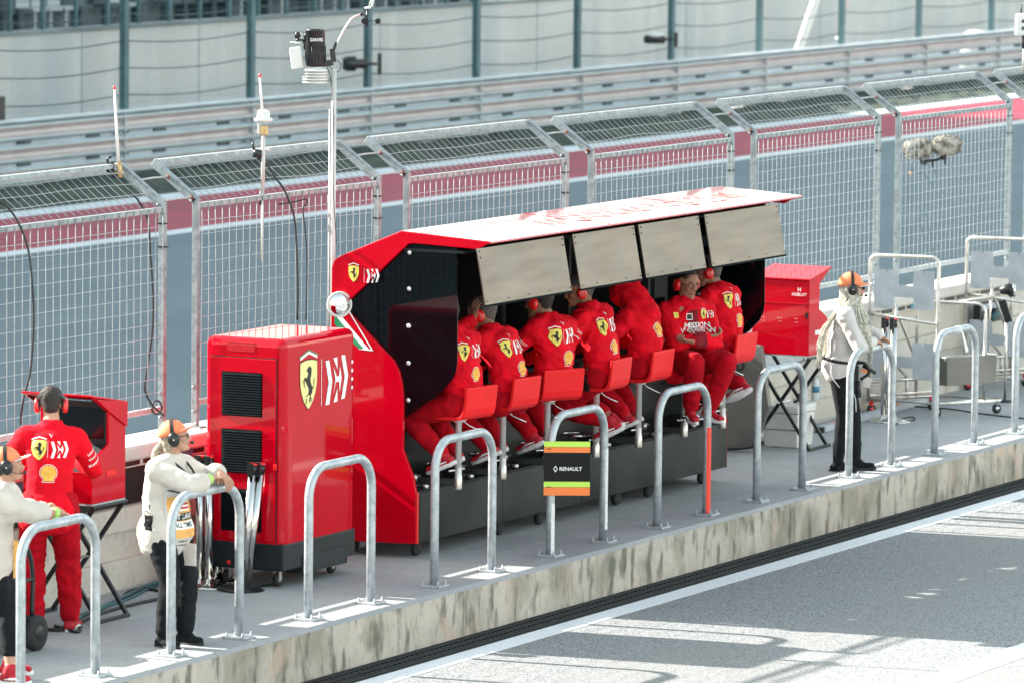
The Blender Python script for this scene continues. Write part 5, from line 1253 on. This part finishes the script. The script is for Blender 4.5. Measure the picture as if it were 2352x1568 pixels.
        br = b.build('brim', 'orange_cloth', c_); so_ = br.modifiers.new('thick', 'SOLIDIFY'); so_.thickness = .005
        b = MB(); b.tube([Hh(*vs[3*(m2+1)+i]) for i in range(m2+1)], .0035, 5); b.build('brim_edge', 'sole_white', br)
        b = MB(); b.ell(Hh(0, -.012, .143), (.007, .007, .004)); b.build('button', 'orange_cloth', c_)
    if sp.get('glasses'):
        b = MB()
        for q in (-1, 1):
            if sp['glasses'] == 'round': b.tube([Hh(q*.034+math.cos(a)*.022, .102, .003+math.sin(a)*.022) for a in [2*PI*i/16 for i in range(16)]], .0026, 5, closed=True)
            else: b.tube([Hh(q*.034+x, .102, .003+z) for x, z in ((-.022, -.014), (.022, -.014), (.024, .012), (-.024, .012))], .003, 5, closed=True)
            b.tube([Hh(q*.056, .101, .008), Hh(q*.082, .02, .010)], .0025, 5)
        b.tube([Hh(-.012, .104, .006), Hh(.012, .104, .006)], .0025, 5); gl = b.build('glasses', 'black_plastic', t)
        if sp['glasses'] == 'sun':
            b = MB(); [b.ell(Hh(q*.034, .101, .001), (.023, .003, .016), 10, 6, HM) for q in (-1, 1)]; b.build('lenses', 'glass_dark', gl)
    return J
def back_marks(J, sc=1.0, shx=.02, hood=False):
    s = J['s']; o = J['pel']+J['up']*.0-J['fw']*.16
    d = Decal(o, J['rt'], J['up'], -J['fw'], J['bvh'], .0035)
    if not hood:
        d.shield(-.085*s, .345*s, .125*sc); d.mark(.055*s, .350*s, .108*sc); d.poly(CAT, 'white_decal', -.005, .445*s, .028)
    d.shellm(shx, .185*s if not hood else .25*s, .112*sc); d.build('back_emblems', J['jacket'])
def sleeve_text(J, L=True, words=('HUBLOT', 'kaspersky')):
    S, E_ = (J['SL'], J['eL']) if L else (J['SR'], J['eR'])
    ax = (E_-S).normalized(); out = (V((-1 if L else 1, -.9, .2))); out = (out-ax*out.dot(ax)).normalized(); u_ = out.cross(ax)*(1)
    u_ = ax.cross(out)*-1
    d = Decal(S.lerp(E_, .5), u_, ax*-1, out, J['bvh'], .003)
    for i, w_ in enumerate(words): d.text(w_, 'white_decal', 0, .03-.045*i, .028)
    d.build('sleeve_lettering', J['jacket'])
def radio(J, p, rt=None):
    b = MB(); p = V(p); b.beam(p, p-V((0, 0, .13)), .06, .035); b.tube([p, p+V((.012, 0, .07))], .006, 6); b.box(p-V((.031, .018, .06)), p+V((.031, .020, -.03))); r_ = b.build('radio', 'black_plastic', J['t'], .004)
    b = MB(); b.tube(smooth_path([p, p+V((.04, -.01, .03)), p+V((.05, 0, -.06)), p+V((.02, .02, -.10))], 5), .004, 5); b.build('radio_cord', 'black_rubber', J['t'])

# seated crew: stool frames, hands on the desk
def seated(label, i, yaw, **kw):
    x, y, ph = STO[i]
    sp = dict(pel=(0, -.06, 1.165), lean=7, slump=.03, hr=(.20, .42, 1.30), hl=(-.20, .42, 1.30), er=(1, -.3, -.8), el=(-1, -.3, -.8), fr=(.10, .12, .775), fl=(-.11, .06, .765), tr=(.1, .9, -.38), tl=(-.1, .9, -.42),
              headset='red_plastic', s=1.0, group=None, seed=i+2, leghem=.024, g=.019, curl=.5, face=False, s_=1, neckdir=(0, .75, 1), nl=.155, hpitch=-8, skin='skin_tan_shade', w=1.05, pz=.72, hem=-.02, fold=.013)
    sp['s'] = 1.03
    sp.update(kw); return person(label, (x, y, 0), yaw, sp)
J = seated('man in red team jacket seated nearest the tinted window, head in shadow', 0, 80, lean=9, hair='hair_dark', headset=None, pel=(.0, -.04, 1.165), hl=(-.02, .34, 1.32), er=(1, -.3, -.8), el=(-.5, -.3, -1)); back_marks(J, .95, .0); radio(J, (-.17, .12, 1.22))
J = seated('man in red jacket holding one open hand up beside his red ear cup', 1, 82, lean=16, side=-2, slump=.06, hl=(-.17, .17, 1.70), el=(-1, .3, -.9), hld=(.15, -.1, 1), hlp=(1, -.2, 0), hls=1, curl=.12, hair='hair_grey', hyaw=25, neckdir=(-.05, .8, 1), pel=(0, -.05, 1.12)); back_marks(J, 1, .01); sleeve_text(J); radio(J, (-.19, .0, 1.20))
J = seated('man in red team jacket with his back square to the viewer, above the sign', 2, 74, lean=5, hair='hair_dark', neckdir=(-.2, .75, 1), hyaw=15, spine=.475); back_marks(J, 1.05, .02); sleeve_text(J)
J = seated('man in red jacket with bare ankles, leaning to the left', 3, 86, lean=12, side=-4, hair='hair_grey', hyaw=40, fr=(.12, -.08, .80), fl=(-.02, -.14, .79), tr=(-.15, .85, -.45), tl=(-.15, .85, -.45), crop=.07, socks='red_cloth', hl=(-.28, .30, 1.32)); back_marks(J, 1, .0); sleeve_text(J); radio(J, (-.19, -.02, 1.17))
J = seated('person in red hooded jacket with the hood up, head bowed', 4, 84, lean=12, hood=True, hairstyle='none', headset=None, hpitch=-25, spine=.43, neckdir=(-.05, .7, 1), slump=.05, w=1.0); back_marks(J, 1.05, .01, True)
b = MB(); q = J['neck']-J['fw']*.16-J['up']*.15; b.beam(q-J['rt']*.03, q+J['rt']*.02-J['up']*.01, .004, .014); b.build('drawstring', 'yellow_decal', J['t'])
J = seated('man with round glasses and folded arms seated facing the viewer', 5, 232, lean=-3, slump=-.01, hair='hair_dark', skin='skin_tan_shade', face=True, glasses='round', mic=-1, coat=True, pel=(0, .02, 1.135), spine=.435, nl=.155, neckdir=(.02, .12, 1), hyaw=12, hpitch=-6, twist=0, open=True,  # darker skin tone stands in for shade on his face
           hr=(-.08, .235, 1.33), hl=(.07, .27, 1.30), er=(1, .25, -.9), el=(-1, .25, -.9), hrd=(-1, .1, .15), hld=(1, .1, .1), hrp=(0, -.3, 1), hlp=(0, -.3, 1), hrs=-1, hls=1, cuffR=.9, cuffL=.85, fr=(.09, .28, .765), fl=(-.09, .27, .765), kr=(.15, 1, .4), kl=(-.15, 1, .4), tr=(.2, .95, -.15), tl=(-.2, .95, -.15), curl=.7, headset='red_plastic', bandpos='top')
d = Decal(J['pel']+J['fw']*.16, -J['rt'], J['up'], J['fw'], J['bvh'], .004)
d.poly([(-.065, .02), (.055, .02), (.045, .40), (-.04, .40)], 'tee_red')
d.lift += .002
d.shield(.10, .36, .075); d.mark(.165, .36, .06); d.text('MISSION', 'white_decal', .035, .275, .060); d.text('WINNOW', 'white_decal', .035, .232, .060); d.poly([(-.5, -.5), (.5, -.5), (.5, .5), (-.5, .5)], 'white_decal', -.035, .345, .052); d.poly([(-.4, -.4), (.4, -.4), (.4, .4), (-.4, .4)], 'black_decal', -.035, .345, .050, 1); d.poly([(-.5, -.5), (.5, -.5), (.5, .5), (-.5, .5)], 'yellow_decal', -.14, .36, .045)
d.build('chest_emblems', J['jacket'])
J = seated('man in red jacket on the far right stool, back to the viewer', 6, 84, lean=10, hair='hair_grey', pel=(0, -.03, 1.18), neckdir=(-.35, .6, 1), hyaw=35, spine=.46, fr=(.13, -.10, .86), tr=(-.1, .85, -.45)); back_marks(J, .95, .01); sleeve_text(J)

# standing man at the left console
q = V((.49, 1.43, 0))
J = person('dark haired man in red kit standing with his back turned at the left console', tuple(q), 33, dict(pel=(0, 0, .89), lean=11, side=2, slump=.03, hr=(.20, .44, 1.12), hl=(-.16, .50, 1.12), er=(.8, -.6, -.8), el=(-1, -.2, -.6), fr=(.15, .10, .085), fl=(-.10, -.02, .085), tr=(.35, 1, 0), tl=(-.2, 1, 0),
    headset='red_plastic', bandpos='back', cup=.043, s=.985, seed=31, hair='hair_dark', skin='skin', face=False, leghem=.030, g=.018, tg=.026, neckdir=(.0, .45, 1), hpitch=-22, hyaw=-4, hem=.10, w=1.0, top='red_cloth', fold=.006, kr=(.1, 1, 0), kl=(-.1, 1, 0), tfold=.011))
back_marks(J, 1.08, -.015); sleeve_text(J, False, ('Lenovo', 'Weichai', 'Kaspersky'))

# marshals
def marshal_extras(J, ponytail=False):
    pass
J = person('woman in cream shirt and orange cap with clasped hands resting on a hoop barrier', (.42, .46, 0), 262, dict(pel=(.02, -.01, .81), lean=6, side=0, slump=.03, hr=(-.13, .25, 1.125), hl=(-.26, .23, 1.15), er=(1, .5, -.35), el=(-.6, -.6, -.3),
    hrd=(-1, .05, -.05), hld=(.1, .6, -.4), hrp=(0, .2, -1), hlp=(0, .2, -1), hrs=1, hls=-1, fr=(.10, .04, .085), fl=(-.10, .06, .085), tr=(.15, 1, 0), tl=(-.1, 1, 0), headset='black_plastic', cap=True, brimup=.55, band='black_rubber', glasses='thin', mic=-1,
    s=.875, fem=True, seed=41, hair='hair_blond', hairstyle='long', skin='skin', g=.030, tg=.020, leghem=.028, w=1.24, neckdir=(0, .18, 1), hyaw=34, hpitch=10, top='cream_cloth', topname='shirt', bottom='black_cloth', shoe='black_cloth', sole='black_rubber', cuffR=.45, cuffL=.72, hem=.10, fold=.0045, curl=.55, tfold=.006, kr=(0, 1, 0), kl=(0, 1, 0)))
Hh = J['Hh']; t = J['t']
b = MB(); pts = smooth_path([Hh(0, -.10, -.03), Hh(0, -.16, -.09), Hh(-.0, -.19, -.20), Hh(.0, -.22, -.34), Hh(.02, -.20, -.46)], 5); b.tube(pts, [.030-.016*abs(i/len(pts)-.3) for i in range(len(pts))], 10)
rnd = random.Random(9)
for i in range(60):
    o_ = V((rnd.gauss(0, .012), rnd.gauss(0, .012), 0)); b.tube([p+o_*(1+.04*k) for k, p in enumerate(pts[::4])], .002, 3)
b.build('ponytail', 'hair_blond', t)
d = Decal(J['pel']+J['fw']*.2+J['up']*.0, -J['rt'], J['up'], J['fw'], J['bvh'], .006, .30, .045)
# printed tabard on the chest and belly
bib = [(-.13, -.14), (.0, -.19), (.13, -.14), (.135, .36), (-.135, .36)]
d.poly(bib, 'white_cloth'); d.poly([(-.12, -.06), (.12, -.06), (.12, .21), (-.12, .21)], 'orange_print', 0, 0, 1, 1)
for k in range(6): d.poly([(-.06, -.006), (.06, -.006), (.06, .006), (-.06, .006)], 'white_decal' if k % 2 else 'red_decal', .0, .19-k*.013, 1, 2)
d.poly([(-.115, .055), (.115, .055), (.115, .105), (-.115, .105)], 'black_plinth', 0, 0, 1, 2); d.text('PIT LANE', 'white_decal', 0, .08, .050, 3)
d.poly([(-.115, .0), (.115, .0), (.115, .050), (-.115, .050)], 'white_decal', 0, 0, 1, 2); d.text('ALL TIMES', 'black_decal', 0, .025, .040, 3)
d.text('FORMULA 1', 'black_decal', .0, -.085, .020, 2); d.text('UNITED STATES GRAND PRIX', 'black_decal', 0, -.112, .016, 2)
d.poly([(-.13, .255), (.13, .255), (.13, .30), (-.13, .30)], 'black_plinth', 0, 0, 1, 2); d.text('2018', 'white_decal', .03, .277, .034, 3); d.text('F1', 'black_decal', .04, .325, .05, 2)
d.build('tabard', J['jacket'])
b = MB(); q = J['pel']+J['rt']*.16*J['s']+V((0, .02, .0)); radio(J, q+V((.03, -.02, .08)))
b = MB(); 
for k in range(2): b.tube(smooth_path([J['neck']+J['rt']*(.07 if k else -.07)+J['up']*.03+J['fw']*.02, J['chest']+J['fw']*.17+J['rt']*(.03 if k else -.05)+J['up']*.04, J['chest']+J['fw']*.20-J['up']*.06], 6), .008, 5)
b.build('lanyard', 'black_rubber', t)
b = MB(); q0 = J['eR'].lerp(J['wR'], .86); ax = (J['wR']-J['eR']).normalized(); b.tube([q0-ax*.018, q0+ax*.018], .036, 14); b.build('wristband', 'lime_band', t)
b = MB(); q = J['pel']+J['fw']*.16+J['rt']*-.04-V((0, 0, .17)); b.beam(q+V((0, 0, .07)), q-V((0, 0, .08)), .13, .012); b.build('pouch', 'cream_cloth', t, .004)

J = person('woman in orange cap with long pale braids, white shirt and black leggings', (11.77, .43, 0), 286, dict(pel=(0, -.03, .90), lean=8, slump=.02, hr=(-.03, .24, 1.10), hl=(-.27, .27, 1.12), er=(1, .0, -.7), el=(-1, .1, -.6),
    hrd=(-.9, .3, -.25), hld=(-.6, .5, -.7), hrp=(0, .2, -1), hlp=(0, .2, -1), hrs=1, hls=-1, fr=(.05, -.03, .085), fl=(-.10, .10, .085), tr=(.25, 1, 0), tl=(-.1, 1, 0), headset='black_plastic', cap=True, brimup=.0, band='black_rubber', glasses='sun', mic=1,
    s=.965, fem=True, seed=51, hair='braid', hairstyle='long', skin='skin', g=.022, tg=.006, leghem=.010, w=1.08, neckdir=(0, .12, 1), hyaw=14, hpitch=0, top='white_cloth', topname='shirt', bottom='black_cloth', shoe='black_cloth', sole='black_rubber', boot=True, cuffR=.92, cuffL=.92, hem=.04, fold=.006, curl=.6, tfold=.001, kr=(0, 1, 0), kl=(0, 1, 0)))
Hh = J['Hh']; t = J['t']; rnd = random.Random(4); pl = J['pel']
for i in range(30):
    a = rnd.uniform(-PI*.80, PI*.80)  # 0 = back
    side_ = math.sin(a); back = -math.cos(a)
    p0 = Hh(side_*.080, back*.085-.005, .02); p1 = Hh(side_*.095, back*.095-.01, -.08)
    fr = max(0, back+.25)
    if back < .3: p2 = J['neck']+J['rt']*side_*.17+J['fw']*(-.11)+V((0, 0, -.06)); p3 = pl+J['rt']*side_*.15+J['fw']*(-.15)+V((0, 0, rnd.uniform(.16, .26))); p4 = pl+J['rt']*side_*.15-J['fw']*.16+V((0, 0, rnd.uniform(-.05, .1)))
    else: p2 = J['neck']+J['rt']*side_*.15+J['fw']*.14+V((0, 0, -.05)); p3 = pl+J['rt']*side_*.16+J['fw']*.22+V((0, 0, .36)); p4 = p3+V((rnd.uniform(-.02, .02), .02, rnd.uniform(-.16, -.08)))
    j_ = lambda: V((rnd.gauss(0, .010), rnd.gauss(0, .010), 0))
    b = MB(); b.tube(smooth_path([p0, p1, p2+j_(), p3+j_()*1.5, p4+j_()*1.5], 4), .0062, 6)
    if i == 0: bb = MB()
    bb.add(b.v, b.f, True)
# side-front braids that fall over the near shoulder
for i in range(40):
    f = i/39; p0 = Hh(.078, .03-.09*f, .0); p1 = Hh(.105, .045-.08*f, -.09); p2 = J['neck']+J['rt']*(.13+.05*rnd.random())+J['fw']*(.15-.20*f)+V((0, 0, -.07)); p3 = J['chest']+J['rt']*(.16+.03*rnd.random())+J['fw']*(.22-.16*f)+V((0, 0, -.04)); p4 = p3+J['fw']*(.03)+V((rnd.uniform(-.02, .02), .0, rnd.uniform(-.17, -.09)))
    bb.tube(smooth_path([p0, p1, p2, p3, p4], 4), .0062, 6)
bb.build('braids', 'braid', t)
b = MB(); n = 20
b.tube([pl+J['up']*.04+J['rt']*.19*math.cos(a)+J['fw']*.15*math.sin(a) for a in [2*PI*i/n for i in range(n)]], .014, 6, closed=True); b.build('belt', 'black_rubber', t)
b = MB(); q = pl+J['rt']*.14+J['fw']*.13; b.beam(q+V((0, 0, .03)), q+V((0, 0, -.10)), .09, .05); b.tube(smooth_path([q+V((0, .0, .05)), q+V((.02, .10, .05)), q+V((0, .13, -.03)), q+V((0, .06, -.09))], 5), .014, 7); b.tube([q+V((0, .08, .03)), q+V((0, .19, -.03))], .016, 7); b.tube([q+V((0, .04, -.1)), q+V((0, .05, -.24))], .02, 7); b.build('pouch', 'black_plastic', t)
b = MB(); q2 = q+V((0, .09, -.05)); b.add([q2, q2+V((0, .07, -.03)), q2+V((.01, .05, -.11)), q2+V((0, -.01, -.09))], [(0, 1, 2, 3)]); b.add([q2+V((.004, 0, 0)), q2+V((.004, .07, -.03)), q2+V((.014, .05, -.11)), q2+V((.004, -.01, -.09))], [(3, 2, 1, 0)]); b.build('paper_tag', 'white_cloth', t)
b = MB(); b.beam(q2+V((.003, -.02, .04)), q2+V((.003, .03, .03)), .02, .02); b.build('orange_tag', 'sign_orange', t)
b = MB(); b.tube(smooth_path([q+V((.01, .0, -.05)), q+V((.02, -.02, -.16)), q+V((.02, .02, -.24)), q+V((.02, .03, -.36))], 5), .004, 5); q3 = pl+J['rt']*.19-J['fw']*.05; b.tube(smooth_path([q3+V((0, 0, .02)), q3+V((.01, .0, -.08)), q3+V((.01, .07, -.18))], 5), .004, 5); b.build('white_cord', 'sole_white', t)

J = person('woman at the left edge in orange cap, one forearm resting on the hoop', (-1.56, .56, 0), 286, dict(pel=(0, -.05, .82), lean=10, slump=.02, hr=(-.17, .35, 1.085), hl=(-.35, .25, 1.10), er=(1, .1, -.6), el=(-1, .1, -.6),
    hrd=(-.95, .15, -.35), hld=(-.6, .3, -.6), hrp=(0, .2, -1), hlp=(0, .2, -1), hrs=1, hls=-1, fr=(-.17, .03, .085), fl=(.02, .08, .085), tr=(-.35, 1, 0), tl=(.2, 1, 0), headset='black_plastic', cap=True, brimup=.25, band='black_rubber', mic=1,
    s=.875, fem=True, seed=61, hair='hair_dark', hairstyle='short', skin='skin', g=.034, tg=.016, leghem=.022, w=1.02, neckdir=(0, .16, 1), hyaw=12, hpitch=6, top='cream_cloth', topname='shirt', bottom='black_cloth', shoe='red_shoe', sole='sole_white', cuffR=.30, cuffL=.30, hem=.08, fold=.0045, curl=.6, crop=.09, socks='white_cloth', tfold=.005, kr=(0, 1, 0), kl=(0, 1, 0)))
b = MB(); q0 = J['eR'].lerp(J['wR'], .82); ax = (J['wR']-J['eR']).normalized(); b.tube([q0-ax*.016, q0+ax*.016], .037, 14); b.build('wristband', 'lime_band', J['t'])
b = MB(); q = J['pel']+J['fw']*.15+J['up']*.05; b.beam(q+V((0, 0, .08)), q-V((0, 0, .16)), .03, .012); b.build('striped_tag', 'orange_print', J['t'])

bpy.data.scenes.remove(TS)
